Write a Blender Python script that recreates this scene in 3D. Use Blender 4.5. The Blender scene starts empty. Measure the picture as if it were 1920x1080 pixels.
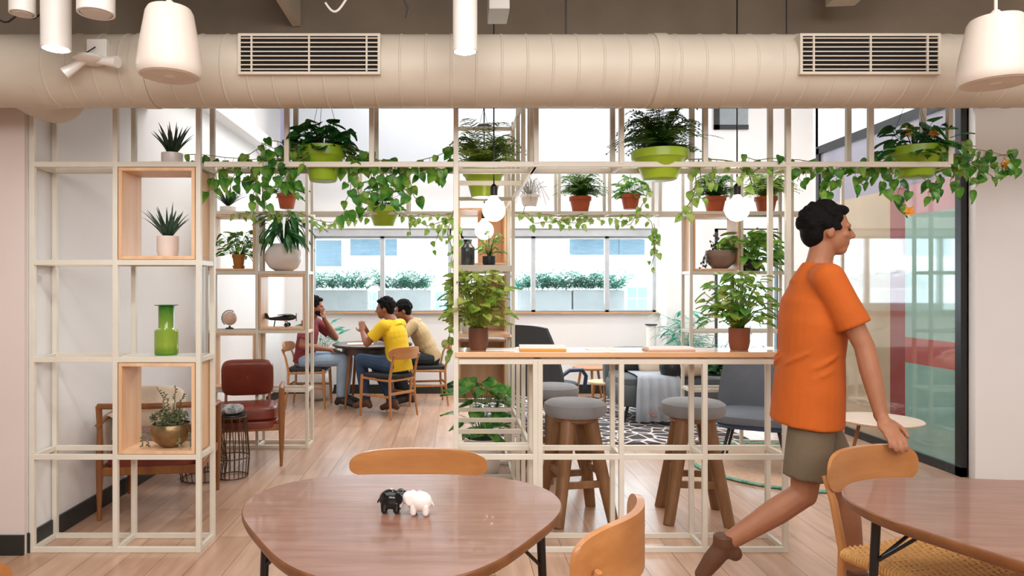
import bpy, bmesh, math, random
from mathutils import Vector, Matrix, Euler
R = math.radians
PI = math.pi
random.seed(7)
SC = bpy.context.scene
COL = SC.collection
# ---------------------------------------------------------------- camera, world, lights, exposure
F = 1300.0; VX = 855.0; VY = 540.0; CH = 1.4
cam_d = bpy.data.cameras.new('camera'); cam = bpy.data.objects.new('camera', cam_d); COL.objects.link(cam)
cam.location = (0, 0, CH); cam.rotation_euler = (R(90), 0, 0)
cam_d.sensor_width = 36; cam_d.lens = F/1920*36; cam_d.shift_x = (960-VX)/1920; cam_d.shift_y = 0
cam_d.clip_end = 200; cam_d.clip_start = .05
SC.camera = cam
SC.view_settings.view_transform = 'Standard'; SC.view_settings.look = 'None'
SC.view_settings.gamma = 1; SC.view_settings.use_curve_mapping = False
SC.view_settings.exposure = 0.5
w = bpy.data.worlds.new('sky'); SC.world = w; w.use_nodes = True
w.node_tree.nodes['Background'].inputs[0].default_value = (.93, .97, 1, 1)
w.node_tree.nodes['Background'].inputs[1].default_value = 3.6
def area(name, loc, rot, sx, sy, power, col=(1, 1, 1)):
    l = bpy.data.lights.new(name, 'AREA'); l.shape = 'RECTANGLE'; l.size = sx; l.size_y = sy
    l.energy = power; l.color = col
    o = bpy.data.objects.new(name, l); o.location = loc; o.rotation_euler = rot; COL.objects.link(o); return o
def point(name, loc, power, col=(1, 1, 1), r=.05):
    l = bpy.data.lights.new(name, 'POINT'); l.energy = power; l.color = col; l.shadow_soft_size = r
    o = bpy.data.objects.new(name, l); o.location = loc; COL.objects.link(o); return o
area('skylight', (1.0, 6.9, 4.15), (0, 0, 0), 4.6, 3.6, 150, (1, .985, .97))
area('window_daylight', (.6, 9.32, 1.7), (R(-90), 0, 0), 4.4, 1.0, 48, (.9, .96, 1))
area('cove_light', (.5, 8.45, 3.0), (R(-25), 0, 0), 4.6, .15, 45, (1, .95, .88))
area('fill_light_front', (.3, 1.2, 3.1), (0, 0, 0), 5.0, 2.2, 75, (1, .965, .935))  # added interior fill above the front area, no visible fixture
area('wall_fill_right', (4.3, 3.4, 3.1), (R(-25), 0, 0), 1.6, .8, 42, (1, .975, .955))  # unseen lamp added to brighten the white wall at the right edge
area('fill_light_rear', (.8, -1.4, 2.9), (R(55), 0, 0), 4.5, 1.6, 140, (1, .975, .955))  # added fill from behind the camera for the right wall and duct

# ---------------------------------------------------------------- materials
def lin(h):
    h = h.lstrip('#'); o = []
    for i in (0, 2, 4):
        c = int(h[i:i+2], 16)/255
        o.append(c/12.92 if c <= .04045 else ((c+.055)/1.055)**2.4)
    return (*o, 1)
def _new(name):
    m = bpy.data.materials.new(name); m.use_nodes = True
    return m, m.node_tree.nodes, m.node_tree.links, m.node_tree.nodes['Principled BSDF']
def mat(name, col, rough=.5, metal=0, var=.06, scale=8, bump=0, bscale=60, coat=0, stretch=None, col2=None, sheen=0, spec=.5):
    m, N, L, b = _new(name)
    b.inputs['Roughness'].default_value = rough; b.inputs['Metallic'].default_value = metal
    b.inputs['Coat Weight'].default_value = coat; b.inputs['Sheen Weight'].default_value = sheen
    b.inputs['Specular IOR Level'].default_value = spec
    tc = N.new('ShaderNodeTexCoord'); mp = N.new('ShaderNodeMapping'); L.new(tc.outputs['Object'], mp.inputs[0])
    if stretch: mp.inputs['Scale'].default_value = stretch
    n = N.new('ShaderNodeTexNoise'); n.inputs['Scale'].default_value = scale; n.inputs['Detail'].default_value = 5
    L.new(mp.outputs[0], n.inputs[0])
    r = N.new('ShaderNodeValToRGB'); c = lin(col)
    if col2: c2 = lin(col2); c1 = c
    else:
        c1 = tuple(x*(1-var) for x in c[:3])+(1,); c2 = tuple(min(1, x*(1+var)) for x in c[:3])+(1,)
    r.color_ramp.elements[0].position = .32; r.color_ramp.elements[1].position = .68
    r.color_ramp.elements[0].color = c1; r.color_ramp.elements[1].color = c2
    L.new(n.outputs[0], r.inputs[0]); L.new(r.outputs[0], b.inputs['Base Color'])
    if bump:
        n2 = N.new('ShaderNodeTexNoise'); n2.inputs['Scale'].default_value = bscale; L.new(mp.outputs[0], n2.inputs[0])
        bp = N.new('ShaderNodeBump'); bp.inputs['Strength'].default_value = bump; bp.inputs['Distance'].default_value = .01
        L.new(n2.outputs[0], bp.inputs['Height']); L.new(bp.outputs[0], b.inputs['Normal'])
    return m
def wood(name, a, b_, rough=.4, axis='x', sc=3.0, coat=0):
    st = {'x': (.12, 1, 1), 'y': (1, .12, 1), 'z': (1, 1, .12)}[axis]
    st = tuple(q*sc*4 for q in st)
    m = mat(name, a, rough, col2=b_, scale=2.0, stretch=st, bump=.05, bscale=4, coat=coat)
    return m
def leafmat(name, a, b_, c_, trans=.35, scale=14):
    m, N, L, b = _new(name)
    b.inputs['Roughness'].default_value = .38
    tc = N.new('ShaderNodeTexCoord'); n = N.new('ShaderNodeTexNoise'); n.inputs['Scale'].default_value = scale
    n.inputs['Detail'].default_value = 3
    L.new(tc.outputs['Object'], n.inputs[0]); r = N.new('ShaderNodeValToRGB')
    e = r.color_ramp.elements; e[0].position = .34; e[1].position = .68; e[0].color = lin(a); e[1].color = lin(c_)
    k = e.new(.5); k.color = lin(b_)
    L.new(n.outputs[0], r.inputs[0]); L.new(r.outputs[0], b.inputs['Base Color'])
    t = N.new('ShaderNodeBsdfTranslucent'); L.new(r.outputs[0], t.inputs[0])
    mx = N.new('ShaderNodeMixShader'); mx.inputs[0].default_value = trans
    L.new(b.outputs[0], mx.inputs[1]); L.new(t.outputs[0], mx.inputs[2])
    L.new(mx.outputs[0], N['Material Output'].inputs[0]); return m
def emit(name, col, s):
    m, N, L, b = _new(name); b.inputs['Base Color'].default_value = lin(col)
    b.inputs['Emission Color'].default_value = lin(col); b.inputs['Emission Strength'].default_value = s; return m
def glass(name, col, rough=0, ior=1.45, trans=1.0):
    m, N, L, b = _new(name); b.inputs['Base Color'].default_value = lin(col); b.inputs['Roughness'].default_value = rough
    b.inputs['Transmission Weight'].default_value = trans; b.inputs['IOR'].default_value = ior; return m
def pane(name, tint='#ffffff', refl=.08):
    m, N, L, b = _new(name); t = N.new('ShaderNodeBsdfTransparent'); t.inputs[0].default_value = lin(tint)
    g = N.new('ShaderNodeBsdfGlossy'); g.inputs['Roughness'].default_value = .01
    mx = N.new('ShaderNodeMixShader'); mx.inputs[0].default_value = refl
    L.new(t.outputs[0], mx.inputs[1]); L.new(g.outputs[0], mx.inputs[2]); L.new(mx.outputs[0], N['Material Output'].inputs[0]); return m

MT = {}
MT['wall'] = mat('wall_paint', '#e9e7e6', .75, var=.012, scale=2, bump=.02)
MT['wallpink'] = mat('wall_paint_warm', '#d9cbc4', .75, var=.02, scale=2)
MT['base'] = mat('baseboard_black', '#20221f', .4)
MT['ceil'] = mat('ceiling_concrete', '#857868', .85, var=.12, scale=2.5, bump=.15, bscale=15)
MT['duct'] = mat('duct_paint', '#c6bcac', .5, var=.04, scale=5, bump=.03)
MT['rack'] = mat('rack_paint', '#d9d2c3', .4, var=.03)
MT['ply'] = wood('plywood', '#d9aa7e', '#e6c09a', .45, 'z', 2)
MT['plyx'] = wood('plywood_counter', '#d7a67a', '#e3b88f', .22, 'x', 2, .4)
MT['oak'] = wood('oak', '#a56c3b', '#bb814c', .35, 'x', 2.5, .15)
MT['oakz'] = wood('oak_upright', '#a56c3b', '#bb814c', .35, 'z', 2.5, .15)
MT['walnut'] = wood('walnut_top', '#7d5746', '#906857', .34, 'x', 5, .4)
MT['walnutleg'] = wood('walnut_leg', '#7d4a28', '#97602f', .4, 'z', 2.5)
MT['stoolwood'] = wood('stool_wood', '#74502f', '#8f6643', .4, 'z', 2.5)
MT['darkwood'] = wood('dark_wood', '#3e2a20', '#533a2d', .4, 'x', 2)
MT['edge'] = wood('table_edge', '#6b4328', '#80532f', .4, 'x', 2)
MT['black'] = mat('black_metal', '#17171a', .4)
MT['blackpad'] = mat('black_pad', '#1c1c1d', .6, bump=.1)
MT['leather'] = mat('brown_leather', '#74301f', .33, var=.16, scale=7, bump=.15, bscale=35)
MT['cream'] = mat('cream_fabric', '#d6c3ae', .9, bump=.3, bscale=120)
MT['greyfab'] = mat('grey_fabric', '#8b8a8d', .9, var=.06, bump=.3, bscale=200, sheen=.2)
MT['darkfab'] = mat('charcoal_fabric', '#474d52', .9, bump=.3, bscale=200)
MT['bluefab'] = mat('slate_fabric', '#666b73', .9, bump=.3, bscale=200)
MT['sofafab'] = mat('sofa_fabric', '#5d6265', .9, bump=.3, bscale=150)
MT['throw'] = mat('throw_fabric', '#a9b0ba', .95, bump=.4, bscale=80)
MT['blue'] = mat('blue_metal', '#2d3c5c', .4)
MT['white'] = mat('white_plastic', '#e8e4de', .35, var=.02)
MT['speaker'] = mat('speaker_plastic', '#e3d8cc', .45, var=.02)
MT['ceramic'] = mat('white_ceramic', '#e6dcd6', .25, var=.03)
MT['pinkpot'] = mat('pale_pink_pot', '#dccac0', .6, var=.03)
MT['terra'] = mat('terracotta', '#b3532b', .6, var=.08)
MT['tan'] = mat('tan_pot', '#b07430', .55, var=.08)
MT['brownpot'] = mat('brown_pot', '#6a3f2a', .55, var=.08)
MT['lime'] = mat('lime_plastic', '#9dbb2c', .35, var=.05)
MT['limed'] = mat('lime_plastic_deep', '#88a81e', .35, var=.05)
MT['brass'] = mat('aged_brass', '#8b7350', .35, metal=.75, var=.25, scale=20, bump=.25, bscale=25)
MT['clay'] = mat('smoked_clay', '#8c7468', .35, var=.2, scale=6)
MT['soil'] = mat('soil', '#2b1d14', .95, bump=.6)
MT['stem'] = mat('vine_stem', '#7c7442', .7)
MT['grey'] = mat('grey_planter', '#dedad6', .7, var=.02)
MT['winframe'] = mat('window_frame', '#b7babd', .4)
MT['blkframe'] = mat('black_frame', '#1d1e20', .35)
MT['greenglass'] = None
MT['paper'] = mat('paper', '#efe9e4', .7, var=.01)
MT['orangebook'] = mat('book_orange', '#dd9a3a', .5)
MT['pinkbook'] = mat('book_pink', '#d9b09a', .5)
MT['dark'] = mat('dark_void', '#0c0b0a', .9)
MT['wire'] = mat('bronze_wire', '#5f4a38', .4, metal=.6)
MT['skin'] = mat('skin', '#a06a4c', .55, var=.05, scale=20)
MT['skinb'] = mat('skin_brown', '#8f5a3f', .55, var=.05, scale=20)
MT['hair'] = mat('black_hair', '#0d0b0a', .8, bump=.6, bscale=90, spec=.15)
MT['orange'] = mat('orange_cotton', '#b8560c', .85, var=.06, bump=.15, bscale=40)
MT['olive'] = mat('olive_cotton', '#6a5c49', .85, var=.08, bump=.15, bscale=40)
MT['yellow'] = mat('yellow_cotton', '#dcb51c', .85, var=.06, bump=.2, bscale=30)
MT['tancot'] = mat('tan_cotton', '#b39a72', .85, var=.06, bump=.2, bscale=30)
MT['maroon'] = mat('maroon_cotton', '#7a2a2e', .85, var=.06, bump=.2, bscale=30)
MT['jeans'] = mat('blue_jeans', '#2c425f', .85, var=.15, bump=.2, bscale=60)
MT['jeansl'] = mat('light_jeans', '#8da0b4', .85, var=.1, bump=.2, bscale=60)
MT['navy'] = mat('navy_trousers', '#1b2428', .85)
MT['shoebrown'] = mat('brown_shoe', '#5e3a26', .5)
MT['shoedark'] = mat('dark_shoe', '#2b221d', .5)
MT['eye'] = mat('eye', '#1a1210', .2)
MT['pothos'] = leafmat('pothos_leaf', '#245c1e', '#4b8a2b', '#8fae45', .4)
MT['pothosd'] = leafmat('dark_leaf', '#10401c', '#22692a', '#4d8a36', .3)
MT['fern'] = leafmat('fern_leaf', '#2c5a1e', '#4f7f2c', '#86a83e', .35)
MT['fernl'] = leafmat('pale_fern_leaf', '#5f8a30', '#8bae44', '#bccb68', .4)
MT['aloe'] = leafmat('aloe_leaf', '#1b2f25', '#2e4a38', '#4b6a52', .1)
MT['lime_leaf'] = leafmat('lime_leaf', '#6c8a2c', '#98ad48', '#c3bf6c', .4)
MT['palm'] = leafmat('palm_leaf', '#1f6a55', '#3a9478', '#7cc0a2', .35)
MT['ivy'] = leafmat('ivy_leaf', '#6d9a3c', '#98b85a', '#c8d68c', .45)
MT['herb'] = leafmat('grey_herb_leaf', '#3e4632', '#5d6644', '#7f8560', .25)
MT['flower'] = mat('orange_bloom', '#e0932a', .7, var=.2)
MT['dry'] = mat('dry_twig', '#8d8678', .8, var=.2)

# ---------------------------------------------------------------- helpers
def Wp(px, py, Y):
    """point seen at a pixel of the photo, at distance Y"""
    return Vector(((px-VX)*Y/F, Y, CH+(VY-py)*Y/F))
def xat(px, Y): return (px-VX)*Y/F
def zat(py, Y): return CH+(VY-py)*Y/F
def yfloor(py): return CH*F/(py-VY)

class MB:
    def __init__(s): s.v = []; s.f = []; s.m = []
    def add(s, vs, fs, mi=0):
        o = len(s.v); s.v += [tuple(v) for v in vs]; s.f += [tuple(i+o for i in f) for f in fs]; s.m += [mi]*len(fs); return s
    def box(s, x0, x1, y0, y1, z0, z1, mi=0, M=None):
        vs = [Vector((x, y, z)) for z in (z0, z1) for y in (y0, y1) for x in (x0, x1)]
        if M: vs = [M@v for v in vs]
        return s.add(vs, [(0, 2, 3, 1), (4, 5, 7, 6), (0, 1, 5, 4), (2, 6, 7, 3), (0, 4, 6, 2), (1, 3, 7, 5)], mi)
    def bar(s, a, b, w, h=None, mi=0):
        a = Vector(a); b = Vector(b); h = h or w; d = (b-a).normalized()
        up = Vector((0, 0, 1)) if abs(d.z) < .95 else Vector((0, 1, 0))
        r = d.cross(up).normalized(); u = r.cross(d)
        vs = [p+r*i*w/2+u*j*h/2 for p in (a, b) for j in (-1, 1) for i in (-1, 1)]
        return s.add(vs, [(0, 1, 3, 2), (4, 6, 7, 5), (0, 4, 5, 1), (2, 3, 7, 6), (0, 2, 6, 4), (1, 5, 7, 3)], mi)
    def tube(s, pts, r, n=8, mi=0, cap=True, flat=1.0):
        pts = [Vector(p) for p in pts]; k = len(pts)
        rs = r if isinstance(r, (list, tuple)) else [r]*k
        vs = []; prev = None
        for i, p in enumerate(pts):
            d = (pts[min(i+1, k-1)]-pts[max(i-1, 0)]).normalized()
            if prev is None:
                up = Vector((0, 0, 1)) if abs(d.z) < .9 else Vector((0, 1, 0))
                a = d.cross(up).normalized()
            else:
                a = (prev-d*prev.dot(d)).normalized()
            prev = a; b = d.cross(a)
            for j in range(n):
                t = 2*PI*j/n; vs.append(p+(a*math.cos(t)+b*math.sin(t)*flat)*rs[i])
        fs = [(i*n+j, i*n+(j+1) % n, (i+1)*n+(j+1) % n, (i+1)*n+j) for i in range(k-1) for j in range(n)]
        if cap: fs += [tuple(range(n))[::-1], tuple((k-1)*n+j for j in range(n))]
        return s.add(vs, fs, mi)
    def lathe(s, prof, n=28, c=(0, 0, 0), mi=0, M=None):
        c = Vector(c); vs = []
        for (r, z) in prof:
            for j in range(n):
                t = 2*PI*j/n; v = Vector((r*math.cos(t), r*math.sin(t), z)); vs.append((M@v if M else v)+c)
        k = len(prof)
        fs = [(i*n+j, i*n+(j+1) % n, (i+1)*n+(j+1) % n, (i+1)*n+j) for i in range(k-1) for j in range(n)]
        if prof[0][0] > 1e-4: fs.append(tuple(range(n))[::-1])
        if prof[-1][0] > 1e-4: fs.append(tuple((k-1)*n+j for j in range(n)))
        return s.add(vs, fs, mi)
    def ell(s, c, r, M=None, n=16, k=10, e=1.0, mi=0):
        """ellipsoid / cushion: e<1 gives boxier shape"""
        c = Vector(c); vs = []; fs = []
        def pw(x): return math.copysign(abs(x)**e, x)
        for i in range(k+1):
            ph = -PI/2+PI*i/k
            for j in range(n):
                t = 2*PI*j/n
                v = Vector((r[0]*pw(math.cos(ph))*pw(math.cos(t)), r[1]*pw(math.cos(ph))*pw(math.sin(t)), r[2]*pw(math.sin(ph))))
                vs.append((M@v if M else v)+c)
        fs = [(i*n+j, i*n+(j+1) % n, (i+1)*n+(j+1) % n, (i+1)*n+j) for i in range(k) for j in range(n)]
        return s.add(vs, fs, mi)
    def cap(s, a, b, ra, rb=None, n=12):
        rb = ra if rb is None else rb; a = Vector(a); b = Vector(b)
        s.ell(a, (ra,)*3, n=n, k=8); s.ell(b, (rb,)*3, n=n, k=8); s.tube([a, b], [ra, rb], n=n); return s
    def prism(s, poly, z0, z1, mi=0):
        n = len(poly); vs = [(x, y, z0) for x, y in poly]+[(x, y, z1) for x, y in poly]
        return s.add(vs, [tuple(range(n))[::-1], tuple(range(n, 2*n))]+[(i, (i+1) % n, (i+1) % n+n, i+n) for i in range(n)], mi)
    def leaf(s, p, d, nrm, L, Wd, kind='heart', mi=0, droop=.25):
        d = Vector(d).normalized(); nrm = Vector(nrm); sd = d.cross(nrm)
        if sd.length < 1e-3: sd = d.cross(Vector((.3, .8, .5)))
        sd.normalize(); nn = sd.cross(d).normalized(); p = Vector(p)
        if kind == 'heart': pr = [(0, .0), (-.06, .34), (.12, .5), (.38, .47), (.68, .28), (1, 0)]
        elif kind == 'lance': pr = [(0, .04), (.2, .34), (.45, .5), (.7, .36), (1, 0)]
        else: pr = [(0, .3), (.35, .5), (.7, .3), (1, 0)]
        mid = []; l = []; r = []
        for t, wd in pr:
            tt = max(t, 0); c = p+d*t*L-nn*droop*L*tt*tt
            mid.append(c-nn*Wd*.08); l.append(c+sd*wd*Wd+nn*Wd*.06); r.append(c-sd*wd*Wd+nn*Wd*.06)
        k = len(pr); vs = mid+l+r; fs = []
        for i in range(k-1):
            fs += [(i, i+1, k+i+1, k+i), (i, 2*k+i, 2*k+i+1, i+1)]
        return s.add(vs, fs, mi)
    def build(s, name, mats, parent=None, loc=None, rot=None, smooth=35, bevel=0):
        me = bpy.data.meshes.new(name); me.from_pydata(s.v, [], s.f)
        if not isinstance(mats, (list, tuple)): mats = [mats]
        for m in mats: me.materials.append(m)
        if len(mats) > 1: me.polygons.foreach_set('material_index', s.m)
        bm = bmesh.new(); bm.from_mesh(me); bmesh.ops.remove_doubles(bm, verts=bm.verts, dist=1e-5)
        if smooth is not None and len(bm.faces) < 60000: bmesh.ops.recalc_face_normals(bm, faces=bm.faces)
        bm.to_mesh(me); bm.free()
        if smooth:
            me.polygons.foreach_set('use_smooth', [True]*len(me.polygons)); me.set_sharp_from_angle(angle=R(smooth))
        o = bpy.data.objects.new(name, me); COL.objects.link(o)
        if parent: o.parent = parent
        if loc is not None: o.location = loc
        if rot is not None: o.rotation_euler = rot
        if bevel:
            b = o.modifiers.new('bevel', 'BEVEL'); b.width = bevel; b.segments = 2; b.limit_method = 'ANGLE'
        return o
def tag(o, label=None, cat=None, group=None, kind=None):
    if label: o['label'] = label
    if cat: o['category'] = cat
    if group: o['group'] = group
    if kind: o['kind'] = kind
    return o
def thing(name, label, cat, loc=(0, 0, 0), rz=0, group=None):
    o = bpy.data.objects.new(name, None); COL.objects.link(o); o.empty_display_size = .1
    o.location = loc; o.rotation_euler = (0, 0, rz); return tag(o, label, cat, group)
def st(name, mb, m, label=None, **k):
    o = mb.build(name, m, **k); o['kind'] = 'structure'
    if label: o['label'] = label
    return o
def dup(root, loc, rz=None, label=None, name=None):
    def cp(o, par):
        c = o.copy(); COL.objects.link(c)
        if par: c.parent = par
        for ch in list(o.children): cp(ch, c)
        return c
    r = cp(root, None); r.location = loc
    if rz is not None: r.rotation_euler = (0, 0, rz)
    if label: r['label'] = label
    return r
def blob(name, mb, m, parent=None, voxel=.008, smooth=4, loc=None):
    me = bpy.data.meshes.new('tmp'); me.from_pydata(mb.v, [], mb.f)
    bm = bmesh.new(); bm.from_mesh(me); bmesh.ops.remove_doubles(bm, verts=bm.verts, dist=1e-6)
    bmesh.ops.recalc_face_normals(bm, faces=bm.faces); bm.to_mesh(me); bm.free()
    t = bpy.data.objects.new('tmp', me); COL.objects.link(t)
    r = t.modifiers.new('r', 'REMESH'); r.mode = 'VOXEL'; r.voxel_size = voxel
    s = t.modifiers.new('s', 'SMOOTH'); s.iterations = smooth; s.factor = .5
    dg = bpy.context.evaluated_depsgraph_get(); dg.update()
    n = bpy.data.meshes.new_from_object(t.evaluated_get(dg)); n.name = name
    bpy.data.objects.remove(t); bpy.data.meshes.remove(me)
    n.materials.clear(); n.materials.append(m)
    n.polygons.foreach_set('use_smooth', [True]*len(n.polygons))
    o = bpy.data.objects.new(name, n); COL.objects.link(o)
    if parent: o.parent = parent
    if loc is not None: o.location = loc
    return o
def frame_M(x, y, z):
    return Matrix((Vector(x), Vector(y), Vector(z))).transposed()
rnd = random.uniform
# ================================================================= THE SETTING
def floor_mat():
    m, N, L, b = _new('floor_planks')
    tc = N.new('ShaderNodeTexCoord'); mp = N.new('ShaderNodeMapping'); mp.inputs['Rotation'].default_value = (0, 0, R(90))
    L.new(tc.outputs['Object'], mp.inputs[0])
    br = N.new('ShaderNodeTexBrick'); br.inputs['Scale'].default_value = 1; br.inputs['Brick Width'].default_value = 1.3
    br.inputs['Row Height'].default_value = .19; br.inputs['Mortar Size'].default_value = .0022; br.offset = .37
    br.inputs['Color1'].default_value = lin('#bd967b'); br.inputs['Color2'].default_value = lin('#d0ab91'); br.inputs['Mortar'].default_value = lin('#86604a')
    L.new(mp.outputs[0], br.inputs[0])
    mp2 = N.new('ShaderNodeMapping'); mp2.inputs['Scale'].default_value = (9, .9, 1); L.new(tc.outputs['Object'], mp2.inputs[0])
    n = N.new('ShaderNodeTexNoise'); n.inputs['Scale'].default_value = 2.2; n.inputs['Detail'].default_value = 7; L.new(mp2.outputs[0], n.inputs[0])
    r = N.new('ShaderNodeValToRGB'); r.color_ramp.elements[0].color = (.72, .68, .66, 1); r.color_ramp.elements[1].color = (1.0, 1.0, 1.0, 1)
    r.color_ramp.elements[0].position = .35; r.color_ramp.elements[1].position = .65; L.new(n.outputs[0], r.inputs[0])
    mx = N.new('ShaderNodeMixRGB'); mx.blend_type = 'MULTIPLY'; mx.inputs[0].default_value = .8
    L.new(br.outputs[0], mx.inputs[1]); L.new(r.outputs[0], mx.inputs[2]); L.new(mx.outputs[0], b.inputs['Base Color'])
    b.inputs['Roughness'].default_value = .34; b.inputs['Coat Weight'].default_value = .25; b.inputs['Coat Roughness'].default_value = .2
    return m
st('floor', MB().box(-4.5, 6, -3.2, 9.2, -.1, 0), floor_mat(), 'pinkish oak plank floor', smooth=None)
YB = 9.2
# back wall with openings
def bwall(mb, x0, x1, z0, z1): mb.box(x0, x1, YB, YB+.25, z0, z1)
zs, zt = 1.08, 2.19
wx = [(xat(583, YB), xat(846, YB)), (xat(864, YB), xat(1232, YB)), (xat(1340, YB), xat(1462, YB))]
b = MB(); bwall(b, -2.6, 5.4, zt, 4.4); bwall(b, -2.6, wx[0][0], 0, zt); bwall(b, wx[0][1], wx[1][0], zs, zt)
bwall(b, wx[0][0], wx[1][1], 0, zs); bwall(b, wx[1][1], wx[2][0], 0, zt); bwall(b, wx[2][0], wx[2][1], 0, .35); bwall(b, wx[2][1], 5.4, 0, zt)
st('wall_back', b, MT['wall'], 'white back wall below and between the windows', smooth=None)
st('trim_3', MB().box(wx[1][1]+.02, wx[2][0]-.28, YB-.35, YB, 0, 4.2), MT['wall'], 'white square pier right of the windows', smooth=None)
st('trim_1', MB().box(wx[0][0]-.03, wx[1][1]+.03, YB-.05, YB+.1, zs-.014, zs), MT['plyx'], 'thin wooden sill under the windows', smooth=None)
st('wall_left', MB().box(-2.45, -2.265, 3.66, YB, 0, 4.4), MT['wall'], 'white side wall behind the leather armchairs', smooth=None)
st('column', MB().box(-4.5, -2.265, 3.64, 3.66, 0, 3.2), MT['wallpink'], 'pale pinkish wall end at the far left', smooth=None)
b = MB(); b.box(3.76, 4.0, 7.2, 7.3, 0, 4.2); b.box(3.76, 4.0, 5.13, 7.25, 2.86, 4.2)
st('wall_right', b, MT['wall'], 'white wall around the glazed partition', smooth=None)
st('wall_front_right', MB().box(3.79, 6, 5.06, 5.125, 0, 4.2), MT['wall'], 'plain white wall at the right edge', smooth=None)
st('wall_far_right', MB().box(5.4, 5.6, 7.3, YB+.2, 0, 4.2), MT['wall'], smooth=None)
st('wall_side_right', MB().box(6, 6.2, -3.2, 5.1, 0, 3.2), MT['wall'], smooth=None)
st('wall_side_left', MB().box(-4.7, -4.5, -3.2, 3.9, 0, 3.2), MT['wall'], smooth=None)
st('wall_rear', MB().box(-4.7, 6.2, -3.4, -3.2, 0, 3.2), MT['wall'], smooth=None)
st('wall_behind_partition', MB().box(3.95, 4.0, 5.13, 7.2, 0, 2.86), MT['cream'], smooth=None)
st('ceiling', MB().box(-4.7, 6.2, -3.4, 5.1, 3.2, 3.35), MT['ceil'], 'brown grey exposed ceiling slab above the duct', smooth=None)
st('ceiling_back', MB().box(-2.6, 5.6, 5.1, YB+.2, 4.25, 4.4), MT['wall'], smooth=None)
st('trim_9', MB().box(-4.5, -1.75, 3.5, 4.25, 2.615, 3.2), MT['ceil'], 'brown grey beam over the pale wall end', smooth=None)
st('trim_8', MB().box(-2.26, 3.76, 4.25, 5.1, 2.72, 3.2), MT['ceil'], 'brown grey downstand beam behind the duct', smooth=None)
st('trim_2', MB().box(-2.6, 6.2, 5.1, 5.2, 3.2, 4.4), MT['wall'], smooth=None)
st('trim_4', MB().box(xat(541, 8.2), xat(1334, 8.2), 8.2, 8.42, 2.87, 4.25), mat('bulkhead_paint', '#bfc5cd', .7, var=.02, scale=2), 'pale dropped bulkhead over the windows', smooth=None)
st('trim_5', MB().box(-2.265, -2.12, 4.3, YB, 2.98, 3.12), MT['wall'], 'ledge high on the left wall', smooth=None)
st('trim_6', MB().box(xat(541, 8.2)-.12, xat(541, 8.2)-.005, 8.3, 8.36, 2.95, 4.25), mat('lavender_panel', '#b9b6e0', .6), 'lavender strip beside the bulkhead', smooth=None)
# baseboards
st('baseboard_back', MB().box(-2.22, 5.3, YB-.02, YB, 0, .12), MT['base'], smooth=None)
st('baseboard_left', MB().box(-2.265, -2.25, 3.66, YB, 0, .105), MT['base'], smooth=None)
st('baseboard_column', MB().box(-4.5, -2.265, 3.625, 3.64, 0, .105), MT['base'], smooth=None)
# windows
PANE = pane('window_pane', '#f4fbff', .04)
for i, (x0, x1) in enumerate(wx[:2]):
    f = MB(); y0, y1 = YB+.06, YB+.12; t = .045
    f.box(x0, x1, y0, y1, zt-.13, zt); f.box(x0, x1, y0, y1, zs, zs+.03); f.box(x0, x0+t, y0, y1, zs, zt); f.box(x1-t, x1, y0, y1, zs, zt)
    for px in ([716], [1001, 1140])[i]: f.box(xat(px, YB)-.03, xat(px, YB)+.03, y0, y1, zs, zt)
    w_ = st('window_%d' % (i+1), f, MT['winframe'], ['grey framed window behind the seated men', 'grey framed window behind the bar counter'][i], smooth=None, bevel=.004)
    MB().box(x0, x1, YB+.085, YB+.092, zs, zt).build('glazing', PANE, w_, smooth=None)
    MB().box(x0+.02, x1-.02, YB+.02, YB+.05, zt-.10, zt).build('roller_blind', MT['winframe'], w_, smooth=None)
x0, x1 = wx[2]; f = MB(); f.box(x0, x0+.05, YB+.02, YB+.1, .35, zt); f.box(x1-.03, x1, YB+.02, YB+.1, .35, zt); f.box(x0, x1, YB+.02, YB+.1, .35, .39); f.box(x0, x1, YB+.02, YB+.1, zt-.04, zt)
w_ = st('window_3', f, MT['blkframe'], 'narrow black framed window at the back right', smooth=None)
MB().box(x0, x1, YB+.05, YB+.056, .35, zt).build('glazing', PANE, w_, smooth=None)
MB().box(x0+.05, x1-.03, YB+.0, YB+.02, zt-.16, zt-.02).build('roller_blind', MT['grey'], w_, smooth=None)
f = MB(); xa, xb = xat(1338, YB), xat(1402, YB); f.box(xa, xb, YB-.03, YB+.02, 3.5, 3.56); f.box(xa, xa+.07, YB-.03, YB+.02, 3.5, 4.2)
w_ = st('window_5', f, MT['blkframe'], 'small dark framed high window at the back right', smooth=None)
MB().box(xa+.07, xb, YB-.015, YB, 3.56, 4.2).build('glazing', mat('dim_glass', '#8f979c', .1), w_, smooth=None)
# glazed partition on the right
def film(name, c, rough=.06, coat=1.0, var=.05): return mat(name, c, rough, var=var, scale=3, coat=coat)
f = MB(); X0 = 3.735
f.box(X0, 3.78, 5.13, 5.19, 0, 2.84); f.box(X0, 3.78, 7.14, 7.2, 0, 2.84); f.box(X0, 3.78, 5.13, 7.2, 2.78, 2.86); f.box(X0, 3.78, 5.13, 7.2, 0, .07)
w_ = st('window_4', f, MT['blkframe'], 'floor to ceiling black framed glass partition', smooth=None)
MB().box(3.757, 3.765, 6.0, 7.14, .07, 2.25).build('panel', film('beige_glass', '#b09c80', .05), w_, smooth=None)['label'] = 'beige tinted glass panel'
MB().box(3.757, 3.765, 5.19, 7.14, 2.25, 2.78).build('panel', film('lilac_glass', '#8d8896', .05), w_, smooth=None)['label'] = 'lilac grey glass along the top'
MB().box(3.757, 3.765, 5.8, 6.0, .07, 2.25).build('panel', film('maroon_glass', '#8a4a46', .05), w_, smooth=None)['label'] = 'maroon strip of glass'
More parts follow.
